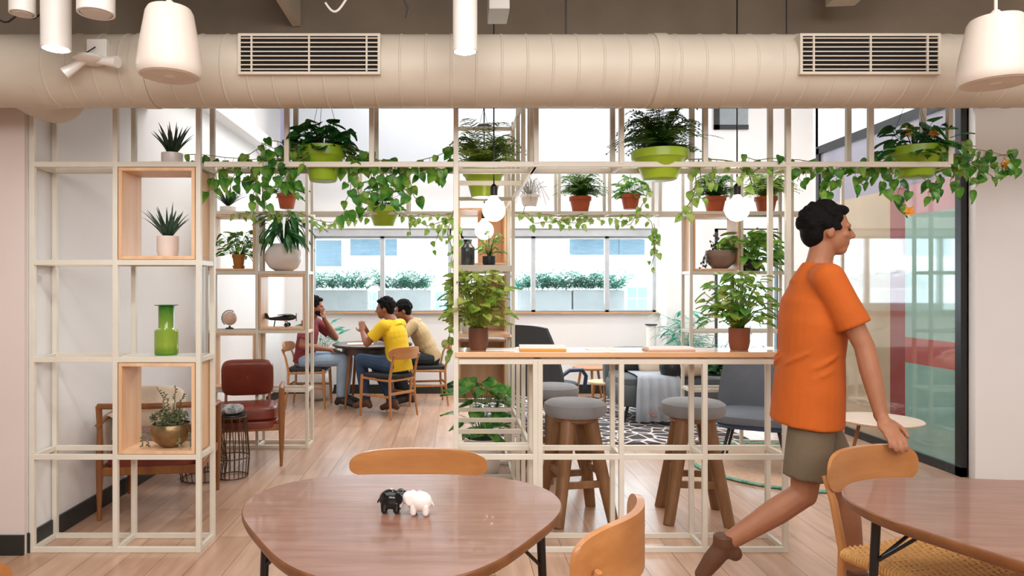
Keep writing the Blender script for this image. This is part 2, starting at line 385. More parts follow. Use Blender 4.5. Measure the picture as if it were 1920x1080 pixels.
MB().box(3.757, 3.765, 5.19, 5.8, .07, .78).build('panel', film('teal_glass', '#86a99f', .04), w_, smooth=None)['label'] = 'teal glass at the bottom'
MB().box(3.757, 3.765, 5.19, 5.8, .99, 2.0).build('panel', film('teal_glass_upper', '#92b3a8', .04), w_, smooth=None)['label'] = 'teal glass in the middle'
MB().box(3.757, 3.765, 5.19, 5.8, .78, .99).build('panel', film('red_band', '#a8605c', .05), w_, smooth=None)['label'] = 'red band across the teal glass'
MB().box(3.757, 3.765, 5.19, 5.8, 2.0, 2.25).build('panel', film('rose_glass', '#bb9296', .05), w_, smooth=None)['label'] = 'rose tinted glass strip above the teal'

# ================================================================= OUTSIDE THE WINDOWS
bl = thing('building', 'pale apartment building with shuttered windows seen through the windows', 'building', (0, 13.4, 0))
fac = mat('facade_paint', '#f3f3f0', .8, var=.03); shut = mat('shutter_paint', '#5f7480', .7, var=.2, scale=3, stretch=(1, 1, 30)); bwin = mat('facade_glass', '#7fa8c0', .2)
b = MB(); b.box(-5, 6.5, 0, .3, -.5, 6); b.build('wall', fac, bl, smooth=None)
for z in (1.55, 2.35): MB().box(-5, 6.5, -.22, 0, z, z+.06).build('balcony_slab', fac, bl, smooth=None)
for (px, py, wd, hh) in [(700, 462, .9, .35), (1115, 463, .95, .3), (1185, 463, .5, .3), (610, 475, .6, .5)]:
    p = Wp(px, py, 13.35); MB().box(p.x-wd/2, p.x+wd/2, -.03, .02, p.z-hh/2, p.z+hh/2).build('shutter', shut, bl, smooth=None)
for (px, py, wd, hh) in [(697, 566, .22, .4), (830, 566, .3, .4), (965, 560, .3, .5), (1195, 560, .4, .45)]:
    p = Wp(px, py, 13.35); x, z = p.x, p.z
    f_ = MB(); f_.box(x-wd/2-.04, x+wd/2+.04, -.04, .02, z-hh/2-.04, z+hh/2+.04).build('window', fac, bl, smooth=None)
    g = MB()
    for i in (0, 1):
        for j in (0, 1): g.box(x-wd/2+i*wd/2+.01, x+(i)*wd/2-.01, -.05, -.03, z-hh/2+j*hh/2+.01, z+j*hh/2-.01)
    g.build('pane', bwin, f_ if not isinstance(f_, MB) else bl, smooth=None)
st('trim_7', MB().box(-2.2, 3.1, YB+.25, YB+.75, .98, 1.05), MT['grey'], 'outside ledge carrying the planters', smooth=None)
def planter_box(x0, x1, label, seed):
    random.seed(seed)
    Y0 = YB+.32; t = thing('window_planter', label, 'planter', ((x0+x1)/2, Y0+.13, 1.05), group=None)
    hw = (x1-x0)/2; p = MB(); p.box(-hw, hw, -.13, .13, 0, .315); p.box(-hw+.02, hw-.02, -.11, .11, .315, .32)
    p.build('planter_box', MT['grey'], t, smooth=None, bevel=.005)
    fo = MB()
    for i in range(110):
        x = rnd(-hw*.97, hw*.97); y = rnd(-.1, .1); L = rnd(.16, .42); a = rnd(0, 2*PI); tilt = rnd(.1, .9)
        d = Vector((math.cos(a)*tilt, math.sin(a)*tilt, 1)).normalized(); pts = []
        for k in range(7):
            s_ = k/6; pts.append(Vector((x, y, .31))+d*L*s_+Vector((math.cos(a), math.sin(a), -.6))*L*.35*s_*s_)
        fo.tube(pts, .002, 3, cap=False)
        for k in range(1, 7):
            dd = (pts[k]-pts[k-1]).normalized(); sd = dd.cross(Vector((0, 0, 1)))
            for s_ in (-1, 1): fo.leaf(pts[k], dd*.6+sd*s_+Vector((0, 0, rnd(-.3, .3))), Vector((rnd(-.4, .4), rnd(-.4, .4), 1)), rnd(.07, .12), .016, 'lance', droop=.3)
    fo.build('foliage', MT['palm'], t, smooth=None)
for k, (a, c, l) in enumerate([(560, 688, 'grey window box with palms behind the man in maroon'), (708, 808, 'grey window box with palms behind the curly haired men'),
                               (970, 1072, 'grey window box with palms, left of the pair over the counter'), (1075, 1171, 'grey window box with palms, right of the pair over the counter')]):
    planter_box(xat(a, 9.52), xat(c, 9.52), l, 20+k)

# ================================================================= DUCT AND CEILING THINGS
duct = thing('air_duct', 'large cream painted spiral air duct across the ceiling', 'duct', (0, 3.3, 2.43))
RD = .167
path = []; rad = []
x = 5.9
while x > -1.88:
    for dx, rr in ((0, RD), (-.004, RD+.0035), (-.009, RD+.0035), (-.013, RD)): path.append(Vector((x+dx, 0, 0))); rad.append(rr)
    x -= .116
for k in range(0, 19):
    a = PI/2*k/18; p = Vector((-1.89-.2*math.sin(a), .2-.2*math.cos(a), 0)); path.append(p); rad.append(RD+(.004 if k % 4 == 2 else 0))
path.append(Vector((-2.09, .335, 0))); rad.append(RD)
MB().tube([(-1.88, 0, 0), (-3.3, 0, 0)], RD, 48).build('duct_branch', MT['duct'], duct)
MB().tube(path, rad, 48).build('duct_body', MT['duct'], duct)
for X in (-1.45, .95, 2.02+.9):
    MB().tube([(X-.03, 0, 0), (X+.03, 0, 0)], RD+.006, 48).build('seam_band', MT['duct'], duct)
for (xa, xb) in ((-.97, -.353), (1.562, 2.172)):
    v = MB(); z0, z1 = -.055, .105; yf = -.178
    v.box(xa-.012, xa, yf, -.13, z0-.012, z1+.012); v.box(xb, xb+.012, yf, -.13, z0-.012, z1+.012)
    v.box(xa, xb, yf, -.13, z1, z1+.012); v.box(xa, xb, yf, -.13, z0-.012, z0)
    fr = v.build('vent_grille', MT['duct'], duct, smooth=None)
    MB().box(xa, xb, -.172, -.168, z0, z1).build('vent_opening', MT['dark'], fr, smooth=None)
    s_ = MB()
    for k in range(8): z = z0+(z1-z0)*(k+.5)/8; s_.box(xa, xb, yf-.002, yf+.004, z-.0025, z+.0025)
    for q in (.08, .5, .92): s_.box(xa+(xb-xa)*q-.004, xa+(xb-xa)*q+.004, yf-.003, yf+.006, z0, z1)
    s_.build('slats', MT['duct'], fr, smooth=None)
# duct hangers
for px, l in ((1061, 'thin threaded rod hanging the duct, middle'), (1475, 'thin threaded rod hanging the duct, right')):
    X = xat(px, 3.3); MB().tube([(X, 3.3, 2.59), (X, 3.3, 3.2)], .004, 6).build('hanger_rod', MT['black'])
    o = COL.objects[-1]; tag(o, l, 'rod')
tag(MB().box(-1.0, -.95, 3.42, 4.24, 3.0, 3.2).build('ceiling_beam', MT['duct'], smooth=None), 'pale steel beam running back under the ceiling, left of the near vent', 'beam')
tag(MB().box(1.70, 1.86, 3.45, 4.2, 3.02, 3.2).build('cable_tray', MT['duct'], smooth=None, bevel=.004), 'pale cable tray running diagonally under the ceiling on the right', 'cable tray')
COL.objects['cable_tray'].rotation_euler = (0, 0, R(-6))
tag(MB().box(-.78, -.52, 2.62, 3.0, 2.70, 2.80).build('ceiling_box', MT['white'], smooth=None, bevel=.006), 'cream ceiling unit at the top edge above the left vent', 'ceiling unit')
tag(MB().box(.16, .26, 3.35, 3.55, 2.75, 2.9).build('junction_box', MT['white'], smooth=None, bevel=.005), 'small pale junction box above the duct beside the lit spotlight', 'junction box')
t = MB(); t.tube([Wp(610+i*5, 5+math.sin(i/7*PI)*(17), 3.0) for i in range(13)], .005, 6); tag(t.build('ceiling_cable', MT['white']), 'loose pale cable looping above the duct', 'cable')
t = MB(); t.tube([Wp(0+i*8, 38-i*1.2+ (6*math.sin(i)), 3.1) for i in range(11)], .004, 6); tag(t.build('ceiling_cable', MT['black']), 'dark cable at the upper left beside the hanging lamps', 'cable')
t = MB(); t.tube([Wp(758, 0, 3.1), Wp(764, 15, 3.1), Wp(760, 33, 3.1)], .004, 6); tag(t.build('ceiling_cable', MT['black']), 'short dark cable end above the duct, left of the lit spotlight', 'cable')

def spotlight(px, py_bot, wpx, Y, label, lit, power=0):
    p = Wp(px, py_bot, Y); r = wpx/2*Y/F
    t = thing('ceiling_spotlight', label, 'lamp', (p.x, p.y, p.z), group=None)
    b = MB(); H = 3.2-p.z; b.lathe([(r, 0), (r, H)], 32); b.lathe([(r*.86, .001), (r*.86, .02), (r, .02)], 32)
    b = MB().lathe([(r*.88, .03), (r*.88, 0), (r, 0), (r, H), (0, H)], 32)
    b.build('lamp_housing', MT['white'], t)
    e = emit('lamp_glow', '#f2fbff', 18) if lit else mat('lamp_lens_off', '#cfc6bd', .3)
    MB().lathe([(0, -.004), (r*.7, -.003), (r*.88, .006), (r*.88, .012), (0, .012)], 32).build('lamp_lens', e, t)
    if lit:
        l = bpy.data.lights.new('spot_glow', 'SPOT'); l.energy = power; l.spot_size = R(150); l.spot_blend = .7; l.shadow_soft_size = .05; l.color = (.93, .98, 1)
        o = bpy.data.objects.new('spotlight_beam', l); o.location = (p.x, p.y, p.z-.012); COL.objects.link(o)
spotlight(105, 92, 52, 2.85, 'lit white cylinder spotlight at the upper left', True, 22)
spotlight(872, 97, 46, 2.85, 'lit white cylinder spotlight in the middle of the duct', True, 22)
spotlight(42, 26, 45, 2.85, 'unlit white cylinder lamp at the top left corner', False)
spotlight(180, 26, 66, 2.7, 'wide unlit white cylinder lamp at the top edge, right of the lit one', False)
def speaker(px, y0, y1, wtop, wbot, Y, label, tilt):
    s = Y/F; H = (y1-y0)*s; p = Wp(px, y1, Y)
    t = thing('pendant_speaker', label, 'speaker', (p.x, p.y, p.z)); t.rotation_euler = (0, R(tilt), 0)
    rt, rb = wtop/2*s, wbot/2*s
    prof = [(0, H), (rt*.6, H), (rt*.9, H-.008), (rt*1.0, H-.025), (rb*.93, H*.42), (rb, H*.14), (rb*.99, .012), (rb*.93, 0)]
    MB().lathe(prof[::-1]+[], 40).build('speaker_body', MT['speaker'], t)
    MB().lathe([(0, .001), (rb*.84, -.004), (rb*.93, .004), (rb*.93, .012), (0, .012)], 40).build('speaker_grille', mat('speaker_mesh', '#d5cabd', .6, bump=.3, bscale=300), t)
    MB().tube([(0, 0, H-.01), (0, 0, 3.2-p.z)], .006, 8).build('suspension_cable', MT['speaker'], t)
    MB().ell((0, 0, H+.012), (.018, .018, .018)).build('cable_clamp', MT['speaker'], t)
speaker(318, 14, 143, 86, 116, 2.75, 'white cone pendant speaker on the left of the vent', 0)
speaker(1867, 32, 156, 92, 124, 2.72, 'white cone pendant speaker at the upper right corner', 0)
# emergency light on the duct
t = thing('emergency_light', 'small white twin head fixture mounted on the duct at left', 'light fitting', tuple(Wp(183, 95, 3.13)))
MB().box(-.045, .045, -.012, .02, -.05, .05).build('back_plate', MT['white'], t, smooth=None, bevel=.004)
MB().lathe([(0, -.012), (.05, -.012), (.072, 0), (.06, .014), (0, .016)], 28, (0, -.06, -.062)).build('canopy', MT['white'], t)
for s_, d in ((-1, Vector((-.75, -.2, -.62))), (1, Vector((1, -.2, -.12)))):
    MB().tube([Vector((s_*.03, -.06, -.065)), Vector((s_*.03, -.06, -.065))+d*.05, Vector((s_*.03, -.06, -.065))+d*.1], [.014, .02, .026], 16).build('lamp_head', MT['white'], t)
t_ = MB().tube([(-.0, -.02, .01), (-.03, -.05, -.03), (-.02, -.06, -.06)], .003, 6).build('wire', MT['black'], t)

# pendant bulbs
BULB = emit('bulb_glow', '#fff3e0', 9)
def pendant(px, py, dpx, Y, label, ztop=3.2, disc=None):
    p = Wp(px, py, Y); r = dpx/2*Y/F; t = thing('pendant_bulb', label, 'lamp', tuple(p))
    b = MB().lathe([(.0, -r)]+[(r*math.cos(a), r*math.sin(a)) for a in [-PI/2+PI*k/16 for k in range(1, 14)]]+[(.022, r*.98+.01), (.018, r+.02)], 28)
    b.build('globe_bulb', BULB, t)
    MB().lathe([(.019, r+.012), (.021, r+.03), (.021, r+.07), (.008, r+.085), (0, r+.085)], 20).build('socket', MT['black'], t)
    MB().tube([(0, 0, r+.08), (0, 0, ztop-p.z)], .0042, 6).build('cord', MT['black'], t)
    if disc:
        MB().lathe([(0, 0), (.05, 0), (.055, .008), (.055, .02), (.045, .028), (0, .028)], 28, (0, 0, disc-p.z)).build('canopy_disc', mat('pewter', '#4f4f52', .4), t)
    l = point('bulb_light', tuple(p), 5, (1, .93, .82), r)
pendant(926, 394, 43, 4.05, 'glowing globe bulb on a black cord, upper of the two beside the tower', 3.2)
pendant(908, 432, 35, 5.3, 'glowing globe bulb hanging from a dark disc, lower of the two', 4.2, zat(240, 5.3))
pendant(1382, 393, 44, 4.08, 'glowing globe bulb hanging above the right end of the counter', 3.2)
# ================================================================= RACKS
PW = .026
def rack(name, label, cat, xs, ys, levels, posts, rails, group=None):
    """posts: list of (x, y, z0, z1); rails: list of (a, b)"""
    t = thing(name, label, cat, (xs[0], ys[0], 0)); o0 = Vector((xs[0], ys[0], 0))
    for (x, y, z0, z1) in posts:
        MB().box(x-PW/2, x+PW/2, y-PW/2, y+PW/2, z0, z1).build('post', MT['rack'], t, loc=-o0, smooth=None, bevel=.002)
    for (a, b) in rails:
        MB().bar(a, b, .021, .028).build('rail', MT['rack'], t, loc=-o0, smooth=None, bevel=.002)
    return t
LV = [.014, .505, 1.02, 1.535, 2.055, 2.57]
def cells(xs, ys, levels):
    r = []
    for z in levels:
        for y in ys: r.append(((xs[0], y, z), (xs[-1], y, z)))
        for x in xs: r.append(((x, ys[0], z), (x, ys[1], z)))
    return r
Y1, Y2 = 3.677, 3.885
xl = [xat(61.5, Y1), xat(217.5, Y1), xat(373, Y1)]
rack('shelving_rack', 'white metal tube shelving rack in the left foreground, beside the pale wall end', 'rack', xl, [Y1, Y2], LV,
     [(x, y, 0, 2.62) for x in xl for y in (Y1, Y2)], cells(xl, (Y1, Y2), LV))
# overhead grid over the walkway and the counter
xo = [xat(p, Y1) for p in (538, 697, 852, 1005, 1165, 1322, 1477, 1632, 1780)]
po = [(x, y, 2.055, 2.62) for x in xo for y in (Y1, Y2) if abs(x-xo[2]) > .01]+[(xo[6], y, 1.07, 2.055) for y in (Y1, Y2)]
ro = []
for z in (2.055, 2.57):
    for y in (Y1, Y2): ro.append(((xl[2]+.03, y, z), (xo[-1], y, z)))
    for x in xo: ro.append(((x, Y1, z), (x, Y2, z)))
rack('overhead_grid', 'white metal overhead grid in the front row that carries the green pots and trailing vines', 'rack', xo, [Y1], [], po, ro)
# counter frame
xc = [0.0, .42, .446, .876, 1.318, 1.746]
pc = [(x, y, 0, 1.02) for x in xc[1:] for y in (Y1, Y2)]
rc = []
for z in (.014, .505, 1.01):
    for y in (Y1, Y2): rc.append(((0.014, y, z), (xc[-1], y, z)))
    for x in xc[1:]: rc.append(((x, Y1, z), (x, Y2, z)))
rack('counter_frame', 'white metal tube frame holding up the wooden bar counter', 'frame', xc, [Y1], [], pc, rc)
ct = MB().box(-.005, 1.775, 3.655, 3.93, 1.034, 1.062).build('bar_countertop', MT['plyx'], smooth=None, bevel=.003)
tag(ct, 'long pale wooden bar countertop with a glossy white surface edge, on the white frame', 'countertop')
# tower running back
ty = [Y1, 3.95, 4.33, 4.70, 5.10, 5.50, 5.87]
pt = [(0, y, 0, 2.62) for y in ty]+[(.42, y, 0, (1.0 if y < 4.8 else 2.62)) for y in ty[1:]]+[(.42, y, 2.06, 2.62) for y in ty[1:4]]
rt = []
for z in (.505,): rt += [((0, y, z), (.42, y, z)) for y in ty[1:]]
for z in (.014, .505, 2.055, 2.57):
    rt += [((x, ty[1] if z < 1 and x > .1 else ty[0], z), (x, ty[-1], z)) for x in (0, .42)]
rt += [((0, y, z), (.42, y, z)) for y in (ty[2], ty[4], ty[6]) for z in (2.055, 2.57)]
rt += [((0, y, .014), (.42, y, .014)) for y in ty[2:]]
rt += [((x, 5.10, 1.02), (x, 5.87, 1.02)) for x in (0, .42)]
rack('tower_rack', 'white metal tube rack running back from the counter like a ladder', 'rack', [0], [Y1], [], pt, rt)
# second row
YR1, YR2 = 6.05, 6.27
x2 = [-2.17, -1.735, -1.30]
rack('shelving_rack', 'white metal shelving rack further back on the left wall, behind the armchairs', 'rack', x2, [YR1], [],
     [(x, y, 0, 2.49) for x in x2 for y in (YR1, YR2)], cells(x2, (YR1, YR2), LV[:5]+[2.478]))
x3 = [2.05, 2.49, 2.93, 3.37]
rack('shelving_rack', 'white metal shelving rack at the back right, behind the walking man', 'rack', x3, [YR1], [],
     [(x, y, 0, 2.49) for x in x3 for y in (YR1, YR2)], cells(x3, (YR1, YR2), LV[:5]+[2.478]))
x4 = [-.86, -.42, .02, .46, .9, 1.34, 1.78]
po = [(x, y, 2.055, 2.49) for x in x4 for y in (YR1, YR2)]
ro = []
for z in (2.055, 2.478):
    for y in (YR1, YR2): ro.append(((x2[-1]+.03, y, z), (x3[0]-.03, y, z)))
    for x in x4: ro.append(((x, YR1, z), (x, YR2, z)))
rack('overhead_grid', 'white metal grid overhead in the second row, with terracotta pots standing on it', 'rack', x4, [YR1], [], po, ro)

def woodbox(x0, x1, y0, y1, z0, z1, label, back=None, m='ply', t=.018):
    th = thing('wooden_shelf_box', label, 'shelf box', ((x0+x1)/2, (y0+y1)/2, z0)); hw = (x1-x0)/2; hd = (y1-y0)/2; H = z1-z0
    for nm, bx in (('bottom_panel', (-hw, hw, -hd, hd, 0, t)), ('top_panel', (-hw, hw, -hd, hd, H-t, H)),
                   ('side_panel', (-hw, -hw+t, -hd, hd, t, H-t)), ('side_panel', (hw-t, hw, -hd, hd, t, H-t))):
        MB().box(*bx).build(nm, MT[m], th, smooth=None, bevel=.0015)
    if back: MB().box(hw-t-back, hw-t, hd-t, hd, t, H-t).build('back_panel', MT[m], th, smooth=None)
    return th
e = .018
def cellbox(x0, x1, y, k, label, **kw):
    return woodbox(x0+e, x1-e, y[0]-.0, y[1]+.0, LV[k]+.016, LV[k+1]-.017, label, **kw)
cellbox(xl[1], xl[2], (Y1-.012, Y2+.012), 3, 'open wooden box in the left rack holding the spiky plant in a pink pot')
cellbox(xl[1], xl[2], (Y1-.012, Y2+.012), 1, 'open wooden box low in the left rack holding the brass bowl plant')
cellbox(x2[0], x2[1], (YR1-.012, YR2+.012), 3, 'open wooden box holding a small leafy plant in a tan pot')
cellbox(x2[1], x2[2], (YR1-.012, YR2+.012), 2, 'open wooden box holding the model airplane')
cellbox(x2[0], x2[1], (YR1-.012, YR2+.012), 1, 'open wooden box under the globe, behind the red leather armchair')
cellbox(x3[0], x3[1], (YR1-.012, YR2+.012), 3, 'open wooden box holding the trailing plant in a clay bowl')
woodbox(.02, .40, 5.5, 5.88, 1.585, 2.035, 'wooden cabinet box high in the tower rack behind the globe bulbs', back=.2, t=.016)
woodbox(.02, .40, 5.5, 5.88, 1.04, 1.50, 'wooden cabinet box in the tower rack behind the brown potted plant', back=.17, t=.016)
woodbox(.02, .40, 5.5, 5.88, .525, .99, 'wooden cabinet box low in the tower rack, under counter height', back=.346, t=.016)
tag(MB().box(0.01, .41, 5.12, 5.90, 1.52, 1.57).build('white_shelf', MT['rack'], smooth=None, bevel=.004), 'thick white shelf board high in the tower rack', 'shelf')
tag(MB().box(.02, .40, 5.12, 5.48, 1.035, 1.06).build('wooden_shelf', MT['ply'], smooth=None, bevel=.003), 'wooden shelf board in the tower rack behind the brown pot', 'shelf')
bt = thing('glass_jar', 'dark glass jar on the white tower shelf', 'jar', (.09, 5.35, 1.57))
MB().lathe([(0, 0), (.05, 0), (.055, .01), (.055, .14), (.03, .17), (.03, .19), (0, .19)], 20).build('jar_body', glass('dark_glass', '#4b4f52', .05, trans=.5), bt)
MB().lathe([(.034, .19), (.034, .205), (0, .205)], 16).build('lid', MT['black'], bt)

# ================================================================= TABLES
def tri_outline(Wd, D, n=96):
    """rounded triangle: flat side at +y, apex at -y"""
    pts = []
    for i in range(n):
        a = 2*PI*i/n; r = 1/(1+.0)*(1+.10*math.cos(3*(a+PI/2))+.0*math.cos(6*(a+PI/2)))
        pts.append((r*math.cos(a), r*math.sin(a)))
    mx = max(p[0] for p in pts); y0 = min(p[1] for p in pts); y1 = max(p[1] for p in pts)
    return [(x/mx*Wd/2, (y-(y0+y1)/2)/(y1-y0)*D) for x, y in pts]
def tri_table(label, loc, rz, Wd, D, H=.74, legs=()):
    t = thing('side_table' if H < .5 else 'dining_table', label, 'table', loc, rz)
    o = tri_outline(Wd, D); b = MB(); n = len(o)
    lay = [(.965, H-.036), (.985, H-.03), (1.0, H-.016), (1.0, H-.004), (.992, H)]
    vs = [(x*s, y*s, z) for s, z in lay for x, y in o]
    fs = [(k*n+i, k*n+(i+1) % n, (k+1)*n+(i+1) % n, (k+1)*n+i) for k in range(len(lay)-1) for i in range(n)]
    b.add(vs, fs); b.add([(x*.992, y*.992, H) for x, y in o], [tuple(range(n))], 1); b.add([(x*.965, y*.965, H-.036) for x, y in o], [tuple(range(n))[::-1]])
    b.build('tabletop', [MT['edge'], MT['walnut']], t, smooth=40)
    for (x, y) in legs:
        MB().tube([(x, y, H-.036), (x*1.07, y*1.07, 0)], [.0135, .0115], 14).build('leg', MT['black'], t)
        d = Vector((-x, -y, 0)).normalized(); sd = Vector((-d.y, d.x, 0))
        for s_ in (-1, 1):
            MB().tube([Vector((x*1.02, y*1.02, H-.20)), Vector((x, y, H-.04))+d*.15+sd*s_*.06], .0055, 8).build('brace', MT['black'], t)
    MB().tube([Vector((x, y, H-.045)) for x, y in list(legs)+[legs[0]]], .008, 8).build('under_frame', MT['black'], t)
    return t
tri_table('large walnut rounded triangular table with the elephant shakers on it', (-.162, 2.0, 0), R(0), .975, .92, .74, [(-.42, .13), (.42, .13), (0, -.30)])
tri_table('walnut rounded table at the lower right, beside the woven seat chair', (1.70, 1.93, 0), R(-6), 1.0, .96, .74, [(-.41, .19), (.41, .19), (0, -.34)])

# ================================================================= DINING CHAIRS
def make_chair(name, label, loc, rz, seat='cord', W=.46, bw=.25, bh=.052, bz=.715, wood_='oak', backwrap=.07):
    t = thing(name, label, 'chair', loc, rz); wz = MT[wood_+'z']; wx_ = MT[wood_]
    for s in (-1, 1):
        MB().tube([(s*W*.44, .205, .455), (s*W*.45, .212, .3), (s*W*.46, .225, 0)], [.017, .0185, .012], 14).build('leg', wz, t)
        MB().tube([(s*W*.46, -.235, 0), (s*W*.43, -.205, .25), (s*W*.42, -.2, .43), (s*W*.425, -.235, .6), (s*W*.43, -.262-backwrap*.2, bz-.01)], [.012, .017, .018, .016, .012], 14, flat=.8).build('leg', wz, t)
        MB().tube([(s*W*.43, -.2, .41), (s*W*.44, .2, .42)], [.013, .013], 12).build('seat_rail', wz, t)
    MB().tube([(-W*.44, .205, .425), (W*.44, .205, .425)], .013, 12).build('seat_rail', wx_, t)
    MB().tube([(-W*.42, -.2, .41), (W*.42, -.2, .41)], .013, 12).build('seat_rail', wx_, t)
    MB().bar((-W*.43, -.205, .27), (W*.43, -.205, .27), .014, .03).build('stretcher', wx_, t, bevel=.004)
    for s in (-1, 1): MB().bar((s*W*.445, -.2, .24), (s*W*.455, .205, .24), .014, .026).build('stretcher', wz, t, bevel=.004)
    # backrest: bent rounded board
    b = MB(); nu, nv = 56, 8; fr = []; bk = []
    for i in range(nu+1):
        u = -math.cos(PI*i/nu); hh = bh*max(0, 1-abs(u)**5)**(1/2.6)
        for j in range(nv+1):
            v = -1+2*j/nv; x = u*bw; z = bz+v*hh+.004*(1-u*u); y = -.228-backwrap*(1-u*u)
            th = .011*(1-.5*abs(u)**4); fr.append((x, y+th, z)); bk.append((x, y-th, z))
    k = len(fr); q = nv+1; fs = []
    for i in range(nu):
        for j in range(nv):
            a = i*q+j; fs += [(a, a+1, a+q+1, a+q), (k+a, k+a+q, k+a+q+1, k+a+1)]
    for i in range(nu):
        for j in (0, nv):
            a = i*q+j; fs.append((a, a+q, k+a+q, k+a) if j == 0 else (a, k+a, k+a+q, a+q))
    b.add(fr+bk, fs); b.build('backrest', wx_, t, smooth=60)
    if seat == 'cord':
        b = MB(); n = 30; r = .0052
        for i in range(n):      # paper cord strands across, gently sagging, alternating pattern
            s_ = -1+2*(i+.5)/n; y = s_*.195; p = []
            for k2 in range(25):
                u = -1+2*k2/24; x = u*W*.44; z = .438-.012*(1-u*u)+.0035*math.sin((k2+i)*PI/1.0+.0)*(1 if (k2//1) % 2 else -1)
                p.append((x, y, z))
            b.tube(p, r, 6)
        for i in range(30):
            s_ = -1+2*(i+.5)/30; x = s_*W*.42; p = []
            for k2 in range(21):
                v = -1+2*k2/20; p.append((x, v*.2, .439-.012*(1-s_*s_)+(.005 if (k2+i) % 2 else -.003)))
            b.tube(p, r*.9, 6)
        for i in range(34):
            s_ = -1+2*(i+.5)/34; x = s_*W*.42
            b.tube([(x, .19, .44), (x, .215, .432), (x, .222, .42), (x, .212, .407), (x, .19, .406)], r, 6)
            y = s_*.19
            for sg in (-1, 1): b.tube([(sg*W*.42, y, .44), (sg*W*.47, y, .432), (sg*W*.475, y, .42), (sg*W*.455, y, .404), (sg*W*.42, y, .404)], r, 6)
        b.box(-W*.43, W*.43, -.19, .2, .418, .43)
        b.build('woven_seat', mat('paper_cord', '#d8a564', .75, var=.12, scale=60), t, smooth=60)
    else:
        MB().ell((0, 0, .452), (W*.47, .225, .028), e=.45, n=40, k=12).build('seat_pad', MT['blackpad'], t)
    return t
CG = 'oak dining chairs'
make_chair('dining_chair', 'oak dining chair facing us behind the near table, only its wide curved backrest showing', (-.15, 2.46, 0), R(179), 'cord', W=.48, bw=.268, bh=.052, bz=.712, backwrap=.05)
make_chair('dining_chair', 'oak dining chair in the middle foreground with its curved backrest turned edge on', (.20, 1.985, 0), R(60), 'cord', W=.46, bw=.24, bh=.085, bz=.725, backwrap=.09)
make_chair('dining_chair', 'oak dining chair with woven cord seat that the walking man holds', (1.70, 2.46, 0), R(203), 'cord', W=.50, bw=.25, bh=.078, bz=.70, backwrap=.05)
make_chair('dining_chair', 'oak dining chair whose tip shows in the lower left corner', (-.73, 1.50, 0), R(-64.5), 'cord', W=.46, bw=.24, bh=.085, bz=.705, backwrap=.09)
make_chair('dining_chair', 'oak dining chair barely peeking in at the bottom edge left of the lower right table', (1.13, 1.54, 0), R(-53), 'cord', W=.46, bw=.24, bh=.075, bz=.69, backwrap=.09)
# far chairs with the seated men
make_chair('dining_chair', 'oak dining chair with black pad under the man in yellow', (-.74, 7.62, 0), R(52), 'pad', W=.46, bw=.24, bh=.065, bz=.70)
make_chair('dining_chair', 'oak dining chair with black pad under the man in the tan shirt', (-.36, 8.42, 0), R(100), 'pad', W=.46, bw=.24, bh=.06, bz=.70)
make_chair('dining_chair', 'oak dining chair with black pad under the man in maroon', (-1.74, 8.22, 0), R(-90), 'pad', W=.46, bw=.24, bh=.06, bz=.70)
# men's table
t = thing('round_table', 'dark round wooden table between the three seated men', 'table', (-1.0, 8.3, 0))
MB().lathe([(0, .70), (.44, .70), (.47, .715), (.475, .725), (.47, .735), (0, .735)], 56).build('tabletop', MT['darkwood'], t)
b = MB(); b.lathe([(.34, .62), (.36, .62), (.36, .70), (.34, .70)], 40); b.build('apron', MT['darkwood'], t)
for a in (45, 135, 225, 315):
    c, s = math.cos(R(a)), math.sin(R(a)); MB().tube([(c*.32, s*.32, .70), (c*.4, s*.4, 0)], [.024, .013], 14).build('leg', MT['walnutleg'], t)
t = thing('notebook', 'open notebook lying on the dark round table', 'book', (-1.12, 8.12, .736), R(10))
MB().box(-.15, .15, -.1, .1, 0, .008).build('cover', MT['pinkbook'], t, smooth=None); MB().box(-.145, .145, -.095, .095, .008, .016).build('pages', MT['paper'], t, smooth=None)

# ================================================================= BAR STOOLS
def stool(label, x, y, rz, H=.715, first=None):
    t = thing('bar_stool', label, 'stool', (x, y, 0), rz, None)
    b = MB().lathe([(0, H-.092), (.17, H-.092), (.183, H-.08), (.19, H-.06), (.192, H-.04), (.187, H-.02), (.165, H-.006), (.1, H), (0, H+.002)], 48)
    b.build('cushion_seat', MT['greyfab'], t)
    MB().lathe([(0, H-.125), (.13, H-.125), (.14, H-.115), (.14, H-.092), (0, H-.092)], 40).build('seat_base', MT['stoolwood'], t)
    for a in range(4):
        d = Vector((math.cos(R(45+90*a)), math.sin(R(45+90*a)), 0))
        MB().tube([d*.095+Vector((0, 0, H-.10)), d*.155+Vector((0, 0, .36)), d*.245], [.046, .040, .033], 16).build('leg', MT['stoolwood'], t)
    for k, z in ((0, .23), (2, .23), (1, .29), (3, .29)):
        a0 = R(45+90*k); a1 = R(135+90*k); r = .245-.09*z/.36
        MB().bar((r*math.cos(a0), r*math.sin(a0), z), (r*math.cos(a1), r*math.sin(a1), z), .022, .042).build('footrest', MT['stoolwood'], t, smooth=None, bevel=.004)
    return t
stool('grey cushioned wooden bar stool behind the counter, nearer the tower', xat(1081, 4.2), 4.25, R(12))
stool('grey cushioned wooden bar stool behind the counter, beside the walking man', xat(1305, 4.2), 4.25, R(-8))
stool('grey cushioned wooden bar stool further back, by the charcoal lounge chair', xat(1037, 5.2), 5.2, R(30), .68)

